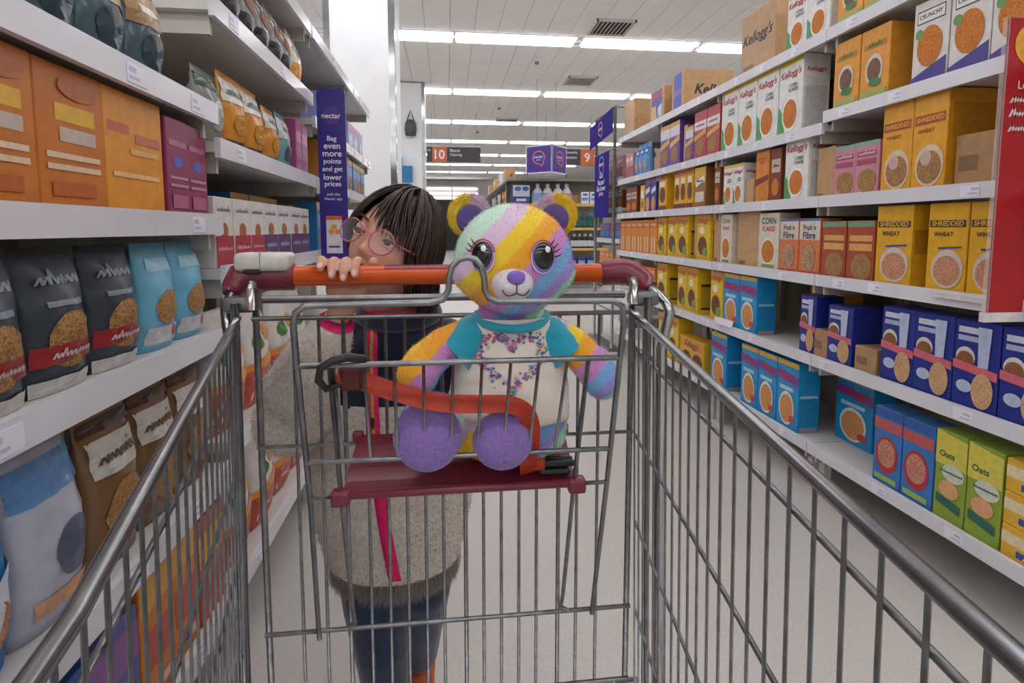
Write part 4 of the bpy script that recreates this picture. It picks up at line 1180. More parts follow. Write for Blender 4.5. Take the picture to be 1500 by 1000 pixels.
def taper(mb, pts, rs, m, seg=16):
    """limb: tapering tube with round ends"""
    P = [Vector(p) for p in pts]
    mb.tube(P, rs, m, seg)
    for p, r in zip(P, rs):
        mb.ell(p, (r, r, r), m, seg=14, rings=10)

# ------------------------------------------------------------------ plush bear
def stripes(name, cx, cz, ax, az, period, stops, rough=.9):
    m = bpy.data.materials.new(name)
    m.use_nodes = True
    nt = m.node_tree
    b = nt.nodes['Principled BSDF']
    b.inputs['Roughness'].default_value = rough
    b.inputs['Specular IOR Level'].default_value = .15
    b.inputs['Sheen Weight'].default_value = .35
    b.inputs['Sheen Roughness'].default_value = .5
    N = nt.nodes.new
    tc = N('ShaderNodeTexCoord')
    nz = N('ShaderNodeTexNoise'); nz.inputs['Scale'].default_value = 90
    nt.links.new(tc.outputs['Object'], nz.inputs['Vector'])
    sp = N('ShaderNodeSeparateXYZ')
    nt.links.new(tc.outputs['Object'], sp.inputs[0])
    def mth(op, a, b_=None):
        n = N('ShaderNodeMath'); n.operation = op
        for i, v in enumerate((a, b_)):
            if v is None: continue
            if isinstance(v, (int, float)): n.inputs[i].default_value = v
            else: nt.links.new(v, n.inputs[i])
        return n.outputs[0]
    u = mth('ADD', mth('MULTIPLY', mth('SUBTRACT', sp.outputs[0], cx), ax), mth('MULTIPLY', mth('SUBTRACT', sp.outputs[2], cz), az))
    u = mth('ADD', u, mth('MULTIPLY', mth('SUBTRACT', nz.outputs['Fac'], .5), .008))
    f = mth('FRACT', mth('ADD', mth('DIVIDE', u, period), .5))
    rp = N('ShaderNodeValToRGB')
    cr = rp.color_ramp
    cr.interpolation = 'LINEAR'
    pts = []
    for i, (p, c) in enumerate(stops):
        e = stops[i + 1][0] if i + 1 < len(stops) else 1.0
        pts += [(p + .014, c), (e - .014, c)]
    while len(cr.elements) < len(pts):
        cr.elements.new(.5)
    for el, (p, c) in zip(cr.elements, pts):
        el.position = min(max(p, 0), 1); el.color = (*lin(c), 1)
    nt.links.new(f, rp.inputs[0])
    nt.links.new(rp.outputs[0], b.inputs['Base Color'])
    bp = N('ShaderNodeBump'); bp.inputs['Strength'].default_value = .25; bp.inputs['Distance'].default_value = .003
    nz2 = N('ShaderNodeTexNoise'); nz2.inputs['Scale'].default_value = 420
    nt.links.new(tc.outputs['Object'], nz2.inputs['Vector'])
    nt.links.new(nz2.outputs['Fac'], bp.inputs['Height'])
    nt.links.new(bp.outputs['Normal'], b.inputs['Normal'])
    return m

bear = empty('teddy_bear', (.083, .73, .752))
BO = -Vector((.083, .73, .752))
HC = Vector((.083, .69, 1.031)) + BO
u0 = lambda u: (u / .15) + .5
RAINBOW = stripes('mat_rainbow_plush', HC.x, HC.z, .72, -.69, .15, [(0, '#c9e6d4'), (u0(-.052), '#dcc3dd'), (u0(-.033), '#efce3e'), (u0(-.012), '#eca936'), (u0(.009), '#cf90cc'), (u0(.03), '#7fb0e0'), (u0(.046), '#a493d6'), (u0(.061), '#a4dcb8')])
mb = MB()
def bear_head(p, q):
    x, y, z = q
    if p.z < 0:
        x *= 1 + .10 * math.exp(-((p.z + .35) / .3) ** 2)
    if p.y < 0:
        y *= .94
    return Vector((x, y, z))
mb.ell(HC, (.0745, .068, .0705), RAINBOW, seg=40, rings=28, fn=bear_head)
P = lambda x, y, z: Vector((x, y, z)) + BO
mb.loft([(0, .008, .004, .05, .04), (0, .008, .02, .077, .052), (0, .006, .07, .083, .055), (0, .004, .13, .074, .05), (0, 0, .18, .058, .042), (0, -.01, .215, .042, .036), (0, -.02, .235, .04, .036)], RAINBOW)
for pts, rs in [
  ([P(.03, .72, .932), P(-.005, .712, .918), P(-.032, .70, .898), P(-.04, .69, .885)], [.022, .024, .026, .027]),
  ([P(.14, .72, .93), P(.165, .712, .915), P(.19, .702, .888), P(.203, .695, .868)], [.022, .024, .025, .025]),
  ([P(.045, .755, .79), P(.005, .735, .80), P(-.018, .715, .807), P(-.022, .706, .81)], [.034, .037, .044, .046]),
  ([P(.13, .75, .79), P(.105, .735, .797), P(.075, .715, .80), P(.068, .706, .80)], [.037, .037, .039, .039]),
]:
    taper(mb, pts, rs, RAINBOW)
body_me = remesh(mb, .0034, 5)
body_me.materials.append(RAINBOW)
body = link('body', body_me, bear)
zs = lambda c, p: True
pile = link('plush_pile', fuzz_mesh(body_me, 40000, .0032, RAINBOW, .0008, .2), body)
pile['kind'] = 'stuff'
# ears
EARO = stripes('mat_ear_plush', HC.x, HC.z + .05, .9, .25, .3, [(0, '#ecd24a'), (.36, '#d9c0d6'), (.62, '#d9c0d6'), (.68, '#efd03a')])
EARI = mat('#5c4a86', .9, 0, .06, 200, .1, kind='cloth')
for (x, z, rot, sx) in ((-.055, .056, .55, -1), (.056, .057, -.45, 1)):
    ec = HC + Vector((x, .012, z))
    def earfn(p, q):
        if p.y < 0:
            k = 1 - min(1, math.hypot(p.x, p.z) / .8)
            q.y = q.y * .4 + .012 * max(0, k) * 1.3
        return q
    R = Matrix.Rotation(rot, 3, 'Y') @ Matrix.Rotation(-.25 * sx, 3, 'Z')
    er = MB().ell(ec, (.027, .012, .027), EARO, R, 28, 20, earfn).build('ear', bear)
    MB().ell(ec + R @ Vector((sx * -.003, -.002, -.004)), (.0185, .006, .019), EARI, R, 24, 14, None).build('inner_ear', er)
    emesh = er.data
    ep = link('plush_pile', fuzz_mesh(emesh, 5000, .004, EARO, .001, .1, cond=lambda c, p: (c - ec).length > .02), er)
    ep['kind'] = 'stuff'
# face
face = BVHTree.FromPolygons([v.co[:] for v in body_me.vertices], [tuple(p.vertices) for p in body_me.polygons])
def front(x, z, y0=-.4, tree=None):
    h = (tree or face).ray_cast(Vector((x, y0, z)), Vector((0, 1, 0)))
    return h[0], h[1]
MUZ = mat('#e6e1e6', .9, 0, .03, 150, .1, kind='cloth')
mzc = P(.0745, .634, 1.006)
mz = MB().ell(mzc, (.0245, .025, .0205), MUZ, seg=28, rings=20, fn=lambda p, q: Vector((q.x, q.y, q.z * (1 - .10 * max(0, p.z))))).build('muzzle', bear)
mp_ = link('plush_pile', fuzz_mesh(mz.data, 3000, .0016, MUZ, .001, .1), mz); mp_['kind'] = 'stuff'
MB().ell(mzc + Vector((.002, -.0215, .0082)), (.0108, .0065, .0092), mat('#8466c0', .6, 0, .04, 200, .2, kind='cloth'), seg=20, rings=14, fn=lambda p, q: Vector((q.x * (1 + .12 * p.z), q.y, q.z))).build('nose', mz)
mzt = BVHTree.FromPolygons([v.co[:] for v in mz.data.vertices], [tuple(p.vertices) for p in mz.data.polygons])
def on_muz(x, z):
    h = mzt.ray_cast(Vector((mzc.x + x, -.4, mzc.z + z)), Vector((0, 1, 0)))
    return (h[0] if h[0] else mzc + Vector((x, -.02, z))) + Vector((0, -.0025, 0))
STI = mat('#4a4450', .8)
MB().tube([on_muz(.002, .003), on_muz(.002, -.004), on_muz(.002, -.009)], .0008, STI, 6).build('mouth_stitch', mz)
for sg in (-1, 1):
    MB().tube([on_muz(.002 + sg * x, z) for x, z in ((0, -.0085), (.0035, -.0105), (.0075, -.012), (.0115, -.0112), (.0145, -.008), (.016, -.005))], .0008, STI, 6).build('mouth_stitch', mz)
EYB = mat('#060608', .08, 0, 0, 10, .8)
for k, (x, z) in enumerate(((.041, 1.037), (.1095, 1.036))):
    sg = -1 if k == 0 else 1
    c, nr = front(x + BO.x, z + BO.z)
    R = nr.to_track_quat('-Y', 'Z').to_matrix()
    R = Vector((0, -1, 0)).rotation_difference(nr).to_matrix()
    ey = MB().ell(c + nr * .0015, (.0155, .0035, .019), mat('#ece6ee', .5, kind='cloth'), R, 28, 12).build('eye', bear)
    MB().ell(c + nr * .0027 + R @ Vector((0, 0, .0005)), (.0148, .0034, .018), mat('#8a6cc4', .4), R, 28, 12).build('iris', ey)
    MB().ell(c + nr * .0045 + R @ Vector((0, 0, .0022)), (.0132, .0038, .0162), EYB, R, 28, 12).build('pupil', ey)
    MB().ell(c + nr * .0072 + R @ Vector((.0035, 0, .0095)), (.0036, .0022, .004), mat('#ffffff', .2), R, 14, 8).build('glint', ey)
    arc = []
    for i in range(11):
        a = PI * (.08 + .84 * i / 10)
        arc.append(c + nr * .003 + R @ Vector((.0165 * math.cos(a), 0, .0195 * math.sin(a) + .001)))
    MB().tube(arc, .0011, mat('#c25a72', .6), 6).build('eyelid_line', ey)
    for j in range(4):
        a = PI * (.02 + .09 * j) if sg > 0 else PI * (.98 - .09 * j)
        p0 = Vector((.0155 * math.cos(a), 0, .019 * math.sin(a)))
        p1 = Vector((.0235 * math.cos(a), 0, .024 * math.sin(a) + .003))
        MB().tube([c + nr * .003 + R @ p0, c + nr * .004 + R @ ((p0 + p1) / 2 + Vector((0, 0, -.0008))), c + nr * .005 + R @ p1], [.0011, .0008, .0003], mat('#2a2430', .7), 6).build('eyelash', ey)
# foot pads
PAD = mat('#8d72b8', .9, 0, .06, 220, .1, kind='cloth')
for (x, z, rx, rz) in ((-.028, .811, .0425, .0455), (.067, .801, .0385, .038)):
    pd = MB().ell(P(x, .672, z), (rx, .02, rz), PAD, seg=28, rings=18).build('foot_pad', bear)
    pp = link('plush_pile', fuzz_mesh(pd.data, 3500, .0018, PAD, .001, .1), pd); pp['kind'] = 'stuff'
# shirt
CREAM = mat('#e6dccf', .85, 0, .02, 500, .15, bump=.1, kind='cloth')
TEAL = mat('#2a9fb8', .8, 0, .04, 400, .2, bump=.1, kind='cloth')
secs = [(-.002, .006, .066, .0865, .064), (-.002, .006, .075, .086, .063), (0, .005, .1, .082, .06), (0, .003, .13, .079, .0555), (0, 0, .16, .072, .051), (0, -.004, .185, .062, .046), (0, -.012, .203, .05, .042)]
mb = MB()
seg = 44
def shirt_pt(i, t):
    cx, cy, z, rx, ry = secs[i]
    w = .0022 * noise.noise((math.cos(t) * 3, math.sin(t) * 3, z * 28)) + (.002 * math.sin(9 * t) if i < 2 else 0)
    return Vector((cx + (rx + w) * math.cos(t), cy + (ry + w) * math.sin(t), z + (.004 * math.sin(2 * t) if i < 2 else 0)))
vs = [shirt_pt(i, 2 * PI * k / seg) for i in range(len(secs)) for k in range(seg)]
nv_ = len(vs)
vs += [v * 1 - Vector((v.x * .03, v.y * .03, 0)) for v in vs]
fs = []
for i in range(len(secs) - 1):
    for k in range(seg):
        a, b_, c, d = i * seg + k, i * seg + (k + 1) % seg, (i + 1) * seg + (k + 1) % seg, (i + 1) * seg + k
        fs.append((a, b_, c, d)); fs.append((nv_ + d, nv_ + c, nv_ + b_, nv_ + a))
for k in range(seg):
    a, b_ = k, (k + 1) % seg
    fs.append((a, nv_ + a, nv_ + b_, b_))
sh_me = mb.add(vs, fs, CREAM, True)
shirt = sh_me.build('shirt', bear)
st_tree = BVHTree.FromPolygons([tuple(v) for v in sh_me.v], sh_me.f)
MB().tube([Vector((.046 * math.cos(a), -.014 + .04 * math.sin(a), .204 - .012 * max(0, -math.sin(a)))) for a in [2 * PI * k / 28 for k in range(28)]], .0062, TEAL, 8, closed=True).build('collar', shirt)
for pts, rs in (([P(.055, .722, .935), P(.036, .718, .93), P(.016, .714, .915), P(.006, .712, .907)], [.026, .0285, .0305, .031]), ([P(.11, .722, .932), P(.134, .718, .925), P(.152, .714, .91), P(.16, .712, .902)], [.026, .0285, .0305, .031])):
    MB().tube(pts, rs, TEAL, 20).build('sleeve', shirt)
def heart_poly(n=18):
    o = []
    for k in range(n):
        t = 2 * PI * k / n
        o.append((16 * math.sin(t) ** 3 / 17, (13 * math.cos(t) - 5 * math.cos(2 * t) - 2 * math.cos(3 * t) - math.cos(4 * t)) / 17))
    return o
hp = heart_poly(10)
_b = heart_poly(200)
_cum = [0]
for i in range(200):
    _cum.append(_cum[-1] + math.dist(_b[i], _b[(i + 1) % 200]))
big = [_b[max(j for j in range(200) if _cum[j] <= _cum[-1] * k / 60)] for k in range(60)]
hcx, hcz = .079 + BO.x, .903 + BO.z
cols = ['#c2507c', '#5a78c0', '#e09a5a', '#8a5aa8', '#5ab0c8', '#d8688c', '#4a5aa0']
def on_shirt(x, z):
    h = st_tree.ray_cast(Vector((x, -.4, z)), Vector((0, 1, 0)))
    return (h[0] + h[1] * .0012) if h[0] else None
cnt = 0
for k in range(280):
    bx_, bz_ = random.choice(big)
    s = random.gauss(.043, .004)
    x, z = hcx + bx_ * s, hcz + bz_ * s
    x += random.gauss(0, .0025); z += random.gauss(0, .0025)
    r = random.uniform(.0015, .003)
    a = random.uniform(-.5, .5)
    pts = []
    for (px_, pz_) in hp:
        q = on_shirt(x + r * (px_ * math.cos(a) - pz_ * math.sin(a)), z + r * (px_ * math.sin(a) + pz_ * math.cos(a)))
        if q is None: break
        pts.append(q)
    if len(pts) == len(hp):
        c = on_shirt(x, z)
        MB().add([c] + pts, [(0, 1 + (i + 1) % len(hp), 1 + i) for i in range(len(hp))], mat(random.choice(cols), .7)).build('printed_heart', shirt)
tag(bear, 'rainbow plush bear in a cream shirt sitting in the trolley seat', 'teddy bear')

# ------------------------------------------------------------------ person pushing the trolley
per = empty('person', (-.11, 1.13, 0))
PO = -Vector((-.11, 1.13, 0))
V = lambda x, y, z: Vector((x, y, z)) + PO
SKIN = mat('#d8a892', .5, 0, .03, 25, .35, col2='#cf9a86', kind='skin')
HM = Matrix.Rotation(math.radians(22), 3, 'Y') @ Matrix.Rotation(math.radians(-27), 3, 'Z') @ Matrix.Rotation(math.radians(-5), 3, 'X') * 1.08
HP = V(-.101, 1.045, 1.032)
HX = lambda x, y, z: HP + HM @ Vector((x, y, z))
g = lambda a, b: math.exp(-(a * a + b * b))
def head_fn(p, q):
    x, y, z = q
    if z < 0:
        k = (-z / .1) ** 1.6
        x *= 1 - .30 * k
        if y > 0:
            y *= 1 - .35 * k
    if p.y < .2:
        w = min(1, (.2 - p.y) / .5)
        y *= 1 - .06 * w
        ax = abs(x)
        d = 0
        d += .0135 * g(x / .0085, (z + .020) / .009)
        d += .006 * g(x / .007, (z + .002) / .018)
        d += .004 * g((ax - .0075) / .005, (z + .024) / .006)
        d -= .0065 * g((ax - .030) / .014, (z - .006) / .011)
        d += .0035 * g((ax - .028) / .02, (z - .027) / .008)
        d += .005 * g((ax - .034) / .02, (z + .028) / .02)
        d += .0045 * g(x / .016, (z + .047) / .0045)
        d += .0045 * g(x / .014, (z + .056) / .0045)
        d -= .002 * g(x / .02, (z + .0515) / .002)
        d += .006 * g(x / .018, (z + .078) / .014)
        y -= d * w
    return Vector((x, y, z))
mb = MB()
mb.ell(HP, (.069, .083, .096), SKIN, HM, 96, 72, head_fn)
for sg in (-1, 1):
    mb.ell(HX(sg * .07, .008, -.008), (.007, .014, .022), SKIN, HM, 16, 12)
taper(mb, [HX(0, .02, -.05), HX(0, .03, -.09), V(-.095, 1.09, .91), V(-.1, 1.1, .87)], [.042, .038, .038, .045], SKIN)
mb.loft([(p[0] + PO.x, p[1] + PO.y, p[2], p[3], p[4]) for p in [(-.115, 1.13, .40, .10, .075), (-.115, 1.13, .55, .10, .075), (-.11, 1.12, .7, .105, .075), (-.1, 1.11, .82, .11, .07), (-.098, 1.1, .88, .06, .05)]], SKIN)
# arms
taper(mb, [V(-.2, 1.1, .845), V(-.245, 1.07, .79), V(-.285, 1.02, .735)], [.034, .031, .027], SKIN)
taper(mb, [V(-.285, 1.02, .735), V(-.235, .975, .82), V(-.192, .935, .905), V(-.178, .925, .94)], [.027, .027, .021, .0185], SKIN)
taper(mb, [V(.0, 1.1, .845), V(.05, 1.08, .79), V(.085, 1.03, .75)], [.034, .031, .027], SKIN)
taper(mb, [V(.085, 1.03, .75), V(.085, .98, .83), V(.083, .935, .915), V(.083, .925, .945)], [.027, .027, .021, .0185], SKIN)
# hands closed over the bar
BARY, BARZ = .88, .997
def hand(cx, sg):
    mb.ell(V(cx, .9125, .972), (.031, .0125, .027), SKIN, None, 20, 14)
    taper(mb, [V(cx - sg * .002, .925, .94), V(cx, .918, .957), V(cx, .914, .972)], [.0185, .019, .014], SKIN)
    fx = [-.0285, -.0095, .0095, .0282]
    ln = [.80, .95, 1.0, .93]
    for k in range(4):
        pts, rs = [], []
        for j in range(8):
            t = j / 7 * ln[k]
            a = math.radians(-8 + 195 * t)
            r = .0158 + .0076 + (.0022 if j in (2, 5) else 0)
            pts.append(V(cx + sg * (fx[k] * (1 - .10 * t)), BARY + r * math.cos(a), BARZ + r * math.sin(a)))
            rs.append([.0078, .0078, .0079, .0072, .0070, .0072, .0068, .0058][j])
        taper(mb, pts, rs, SKIN, 12)
    pts = [V(cx + sg * .022, .914, .965), V(cx + sg * .036, .908, .985), V(cx + sg * .046, .902, 1.005), V(cx + sg * .050, .890, 1.018)]
    taper(mb, pts, [.0105, .0095, .0085, .0072], SKIN, 12)
hand(-.168, 1)
hand(.083, -1)
# legs
taper(mb, [V(-.165, 1.12, .43), V(-.15, 1.09, .27), V(-.138, 1.1, .09), V(-.138, 1.1, .05)], [.05, .04, .026, .024], SKIN)
taper(mb, [V(-.065, 1.14, .43), V(-.068, 1.14, .27), V(-.075, 1.22, .12), V(-.075, 1.24, .07)], [.05, .04, .026, .024], SKIN)
bme = remesh(mb, .0022, 2, .5)
bme.materials.append(SKIN)
pbody = link('body', bme, per)
NAIL = mat('#e6b8ac', .3, 0, .02, 40, .5)
for cx, sg in ((-.168, 1), (.083, -1)):
    for k, (fx, ln) in enumerate(zip((-.0285, -.0095, .0095, .0282), (.80, .95, 1., .93))):
        a = math.radians(-8 + 195 * (ln * .97))
        r = .0158 + .0076 + .0062
        c = V(cx + sg * fx * .9, BARY + r * math.cos(a), BARZ + r * math.sin(a))
        MB().ell(c, (.0042, .0012, .0052), NAIL, Matrix.Rotation(a - PI, 3, 'X'), 14, 8).build('fingernail', pbody)
# eyes, brows, lips
for sg in (-1, 1):
    c = HX(sg * .0295, -.0635, .0055)
    ey = MB().ell(c, (.0117, .0117, .0117), mat('#e6dfdc', .25, 0, .01, 40, .5), None, 22, 16).build('eye', per)
    gd = (HM @ Vector((-.25, -.9, -.25))).normalized()
    Rg = Vector((0, -1, 0)).rotation_difference(gd).to_matrix()
    MB().ell(c + gd * .0076, (.0084, .0050, .0084), mat('#20140f', .15, 0, .02, 40, .6), Rg, 18, 12).build('iris', ey)
    MB().ell(c + HM @ Vector((0, .0018, .0062)), (.0135, .0135, .0115), SKIN, HM, 22, 16).build('upper_eyelid', ey)
    for zz, up in ((.0035, 1), (-.0062, -1)):
        arc = []
        for i in range(9):
            t = -1 + 2 * i / 8
            arc.append(HX(sg * .0295 + t * .0135, -.0742 + .0045 * t * t + (0 if up > 0 else .0005), .0055 + zz * (1 - t * t) - .0008))
        MB().tube(arc, [.0008] + [.0021 if up > 0 else .0016] * 7 + [.0008], SKIN if up < 0 else mat('#4a2f28', .5, 0, .03, 40), 8).build('eyelid', ey)
    br = [HX(sg * (.014 + .032 * i / 6), -.0815 + .010 * (i / 6) ** 2, .0245 + .006 * math.sin(PI * i / 6 * .8)) for i in range(7)]
    MB().tube(br, [.0012, .0022, .0025, .0024, .002, .0016, .0006], mat('#3a281f', .8), 8).build('eyebrow', per)
LIP = mat('#b8705f', .4, 0, .03, 60, .4)
MB().ell(HX(0, -.0865, -.0475), (.0155, .0035, .0034), LIP, HM, 20, 10).build('lip', per)
MB().ell(HX(0, -.0865, -.0555), (.0135, .0038, .0038), LIP, HM, 20, 10).build('lip', per)
# hair: strands combed from a parting, longer at the sides and back
HAIR = mat('#3a2820', .42, 0, .1, 120, .5, col2='#1d1410')
HAIR2 = mat('#57402f', .42, 0, .1, 120, .5, col2='#33241b')
mb = MB()
def skull(az, el, k):
    """az 0 = face, el from crown (0) downwards"""
    p = Vector((math.sin(az) * math.sin(el), -math.cos(az) * math.sin(el), math.cos(el)))
    return Vector((p.x * .069, p.y * .083, p.z * .096)) * k
def capfn(p, q):
    return q
vs, fs = [], []
na, ne = 36, 14
for j in range(ne + 1):
    for i in range(na):
        az = 2 * PI * i / na
        front_ = max(0, math.cos(az))
        emax = lerp(2.0, .80 if math.sin(az) > .1 else .62, front_ ** .7 if math.cos(az) > 0 else 0)
        vs.append(HP + HM @ skull(az, emax * j / ne, 1.045))
for j in range(ne):
    for i in range(na):
        a, b_ = j * na + i, j * na + (i + 1) % na
        fs.append((a, a + na, b_ + na, b_))
mb.add(vs, fs, HAIR, True)
down = HM.inverted() @ Vector((0, 0, -1))
rnd = random.Random(3)
def strand(pts, w, m):
    n = len(pts)
    vs = []
    for i, p in enumerate(pts):
        d = (pts[min(i + 1, n - 1)] - pts[max(i - 1, 0)]).normalized()
        out = (p - HP).normalized()
        s = d.cross(out).normalized()
        ww = w * (.55 + .45 * math.sin(PI * min(1, i / (n - 1) * 1.1))) * (1 if i < n - 1 else .25)
        vs += [p - s * ww, p + s * ww, p + out * ww * .8]
    fs = []
    for i in range(n - 1):
        for a, b_ in ((0, 1), (1, 2), (2, 0)):
            fs.append((3 * i + a, 3 * i + b_, 3 * i + 3 + b_, 3 * i + 3 + a))
    mb.add(vs, fs, m, True)
for k in range(900):
    az = rnd.uniform(-PI, PI)
    fr = abs(az) < .85
    side = .85 <= abs(az) < 1.25
    el0 = rnd.uniform(.02, .35) if not fr else rnd.uniform(.05, .3)
    lift = rnd.uniform(1.07, 1.19)
    pts = []
    if fr:
        if rnd.random() < (.92 if az < -.05 else .55): continue
        el1 = rnd.uniform(1.18, 1.42) + .25 * abs(az)
        drift = rnd.uniform(-.12, .12) + .28 * az
        n = 9
        for i in range(n):
            t = i / (n - 1)
            e = lerp(el0, el1, t)
            pts.append(HP + HM @ (skull(az * (.25 + .75 * t) + drift * t * .4, e, lift + .03 * math.sin(PI * t))))
    else:
        el1 = 1.62 if not side else 1.5
        n = 8
        wob = rnd.uniform(-.1, .1)
        for i in range(n):
            t = i / (n - 1)
            e = lerp(el0, el1, t)
            pts.append(HP + HM @ (skull(az * (.8 + .2 * t) + wob * t, e, lift + .02)))
        hang = rnd.uniform(.05, .12)
        base = pts[-1].copy()
        outw = (base - HP); outw.z = 0; outw.normalize()
        for i in range(1, 7):
            t = i / 6
            pts.append(base + Vector((0, 0, -hang * t)) + outw * (.006 * math.sin(PI * t) - .018 * t) + Vector((rnd.uniform(-.003, .003), rnd.uniform(-.003, .003) + .02 * t, 0)))
    strand(pts, rnd.uniform(.0013, .0030), HAIR if rnd.random() < .78 else HAIR2)
mb.build('hair', per)

# jacket
FLEECE = mat('#dbd3c8', .95, 0, .05, 160, .1, col2='#c9c0b4', bump=.35, kind='cloth')
NAVY = mat('#1b2238', .85, 0, .1, 120, .15, kind='cloth')
PINK = mat('#e0206c', .6, 0, .05, 60, .3)
mb = MB()
mb.loft([(p[0] + PO.x, p[1] + PO.y, p[2], p[3], p[4]) for p in [(-.118, 1.13, .375, .135, .105), (-.12, 1.13, .405, .142, .113), (-.122, 1.13, .5, .165, .127), (-.122, 1.13, .58, .17, .13), (-.118, 1.125, .68, .162, .125), (-.108, 1.115, .78, .145, .112), (-.1, 1.105, .85, .12, .095), (-.096, 1.098, .885, .08, .07), (-.094, 1.092, .912, .062, .058)]], FLEECE, 36)
taper(mb, [V(-.18, 1.1, .83), V(-.235, 1.075, .775), V(-.292, 1.02, .72), V(-.262, .985, .79), V(-.222, .955, .855), V(-.198, .938, .895)], [.062, .062, .066, .062, .052, .038], FLEECE, 20)
taper(mb, [V(-.01, 1.1, .83), V(.045, 1.08, .775), V(.088, 1.035, .735), V(.088, .99, .81), V(.085, .955, .87), V(.084, .94, .90)], [.062, .06, .062, .056, .046, .036], FLEECE, 20)
jme = remesh(mb, .005, 4, .5)
jme.materials.append(FLEECE); jme.materials.append(NAVY)
fi = []
def is_navy(c):
    w = c - PO
    fr = w.x + .1
    return w.z > .745 - .06 * abs(fr) and abs(fr) < .125 and w.y < 1.13 and w.y > 1.0 - .0 and not (w.x < -.2) and w.z < .925
for p in jme.polygons:
    fi.append(1 if is_navy(p.center) else 0)
jme.polygons.foreach_set('material_index', fi)
jac = link('jacket', jme, per)
fp_ = link('fleece_pile', fuzz_mesh(jme, 26000, .0075, FLEECE, .0018, .25, cond=lambda c, p: not is_navy(c) and c.z < .885), jac); fp_['kind'] = 'stuff'
jt = BVHTree.FromPolygons([v.co[:] for v in jme.vertices], [tuple(p.vertices) for p in jme.polygons])
def on_j(x, z, off=.004):
    h = jt.ray_cast(Vector((x, -.5, z)) + Vector((PO.x, 0, 0)), Vector((0, 1, 0)))
    return (h[0] + Vector((0, -off, 0))) if h[0] else None
zl = []
for i in range(25):
    z = lerp(.92, .392, i / 24)
    x = lerp(-.142, -.108, i / 24) - .012 * math.sin(PI * i / 24)
    p = on_j(x, z)
    if p: zl.append(p)
def strip(pts, w, m, dx=0, dy=0, th=.002):
    vs, fs = [], []
    for p in pts:
        for a in (-1, 1):
            vs.append(p + Vector((dx + a * w, dy, 0)))
        for a in (1, -1):
            vs.append(p + Vector((dx + a * w, dy + th, 0)))
    for i in range(len(pts) - 1):
        for k in range(4):
            fs.append((4 * i + k, 4 * i + (k + 1) % 4, 4 * i + 4 + (k + 1) % 4, 4 * i + 4 + k))
    return MB().add(vs, fs, m, True)
zp = strip(zl, .0115, PINK).build('zip', jac)
strip(zl[:14], .0028, mat('#b9a83a', .5, 0, .2, 300), 0, -.0015).build('zip_teeth', zp)
MB().bbox(zl[8].x - .003, zl[8].x + .003, zl[8].y - .008, zl[8].y - .003, zl[8].z - .016, zl[8].z + .004, mat('#2a2426', .4), .001).build('zip_pull', zp)
for (pts, lab) in (([V(-.188, .931, .912), V(-.184, .928, .922)], 0), ([V(.083, .932, .916), V(.083, .928, .926)], 1)):
    MB().tube([pts[0], pts[0].lerp(pts[1], .5), pts[1]], [.031, .030, .0245], PINK, 22).build('cuff', jac)
ncol = MB().tube([V(-.097 + .068 * math.cos(2 * PI * k / 28), 1.088 + .062 * math.sin(2 * PI * k / 28), .905 + .012 * math.sin(2 * PI * k / 28)) for k in range(28)], .017, NAVY, 10, closed=True).build('collar', jac)
MB().tube([V(-.097 + .068 * math.cos(2 * PI * k / 28), 1.088 + .062 * math.sin(2 * PI * k / 28), .922 + .012 * math.sin(2 * PI * k / 28)) for k in range(28)], .005, PINK, 8, closed=True).build('collar_piping', ncol)
CUF = mat('#b4aca6', .95, 0, .1, 200, .1, kind='cloth')
hem = MB().loft([(p[0] + PO.x, p[1] + PO.y, p[2], p[3], p[4]) for p in [(-.118, 1.13, .36, .118, .092), (-.118, 1.13, .39, .125, .098)]], CUF, 40, caps=False).build('fur_hem', jac)
hp_ = link('hem_pile', fuzz_mesh(hem.data, 15000, .034, CUF, .0022, 2.2), hem); hp_['kind'] = 'stuff'
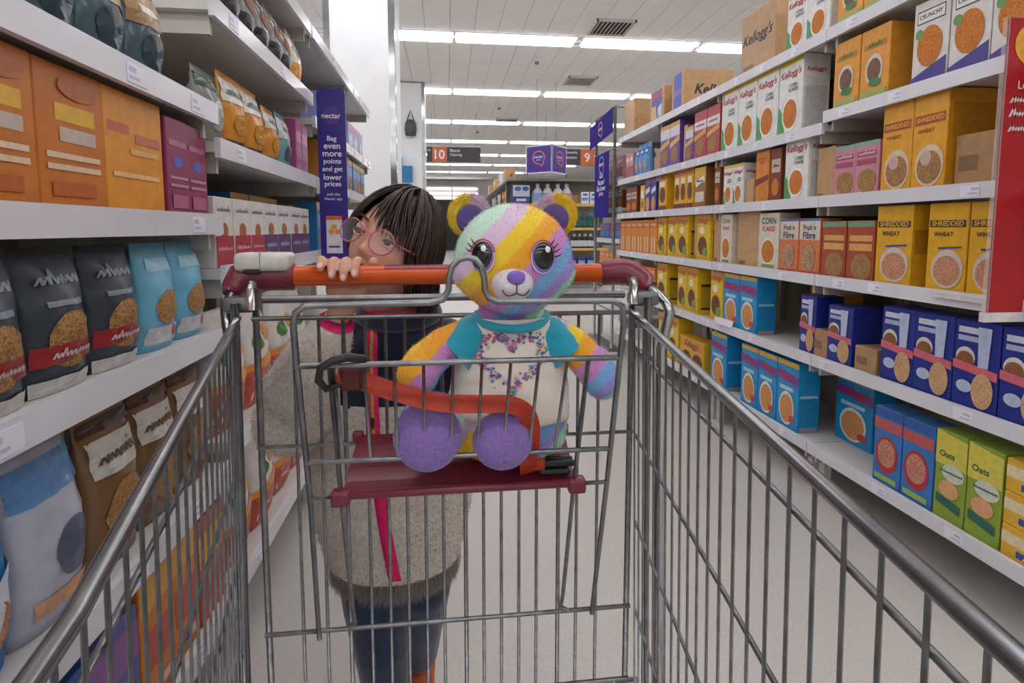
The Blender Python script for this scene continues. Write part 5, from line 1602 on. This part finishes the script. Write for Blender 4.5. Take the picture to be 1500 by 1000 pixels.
# trousers and shoes
DEN = mat('#152842', .8, 0, .12, 60, .2, col2='#203652', bump=.1, kind='cloth')
mb = MB()
mb.loft([(p[0] + PO.x, p[1] + PO.y, p[2], p[3], p[4]) for p in [(-.115, 1.13, .36, .122, .088), (-.115, 1.13, .46, .115, .085), (-.115, 1.13, .52, .1, .075)]], DEN, 28)
taper(mb, [V(-.168, 1.12, .41), V(-.157, 1.095, .30), V(-.146, 1.09, .2), V(-.139, 1.1, .09)], [.072, .066, .056, .047], DEN)
taper(mb, [V(-.062, 1.14, .41), V(-.064, 1.135, .30), V(-.07, 1.16, .2), V(-.074, 1.195, .1)], [.072, .064, .052, .042], DEN)
tme = remesh(mb, .005, 4, .5)
tme.materials.append(DEN)
link('trousers', tme, per)
SHO = mat('#c9694a', .5, 0, .08, 60)
for (x, y, z, rx) in ((-.138, 1.1, 0, 0), (-.075, 1.235, .0, .25)):
    mb = MB()
    taper(mb, [V(x, y + .02, .06), V(x, y - .02, .045), V(x, y - .07, .035), V(x, y - .1, .032)], [.036, .036, .033, .026], SHO)
    mb.box(x - .033 + PO.x, x + .033 + PO.x, y - .12 + PO.y, y + .05 + PO.y, .0, .02, SHO)
    sme = remesh(mb, .004, 4, .5); sme.materials.append(SHO)
    so = link('shoe', sme, per)
    MB().bbox(x - .036 + PO.x, x + .036 + PO.x, y - .125 + PO.y, y + .055 + PO.y, 0, .014, mat('#e6e2dc', .6), .006, 2).build('sole', so)
tag(per, 'child in glasses and cream fleece jacket holding the trolley handle', 'person')

# spectacles
gl = empty('glasses', HP - PO)
GP = mat('#b85c78', .15, 0, .05, 60, .6)
LENS = bpy.data.materials.new('mat_lens')
LENS.use_nodes = True
b = LENS.node_tree.nodes['Principled BSDF']
b.inputs['Base Color'].default_value = (.9, .9, .95, 1); b.inputs['Roughness'].default_value = .03; b.inputs['Alpha'].default_value = .05
L_ = lambda x, y, z: HM @ Vector((x, y, z))
fr = MB().tube([L_(-.0085, -.0945, .006), L_(-.004, -.0965, .009), L_(.004, -.0965, .009), L_(.0085, -.0945, .006)], .0014, GP, 8).build('bridge', gl)
for sg in (-1, 1):
    ring = []
    for i in range(30):
        a = 2 * PI * i / 30
        x = sg * .0305 + .0215 * math.cos(a); z = .001 + .0195 * math.sin(a)
        ring.append(L_(x, -.0935 + .16 * max(0, abs(x) - .02) , z))
    MB().tube(ring, .0013, GP, 8, closed=True).build('rim', gl)
    c = sum(ring, Vector()) / len(ring)
    nr = L_(0, -1, 0)
    MB().add([c] + ring + [c + nr * .0006] + [p + nr * .0006 for p in ring], [(0, 1 + (i + 1) % 30, 1 + i) for i in range(30)] + [(31, 32 + i, 32 + (i + 1) % 30) for i in range(30)], LENS, True).build('lens', gl)
    MB().tube([L_(sg * .052, -.088, .006), L_(sg * .064, -.075, .006), L_(sg * .073, -.03, .004), L_(sg * .076, .005, .002), L_(sg * .074, .018, -.012)], .0014, GP, 8).build('temple', gl)
tag(gl, 'pink rimmed glasses worn by the child', 'glasses')
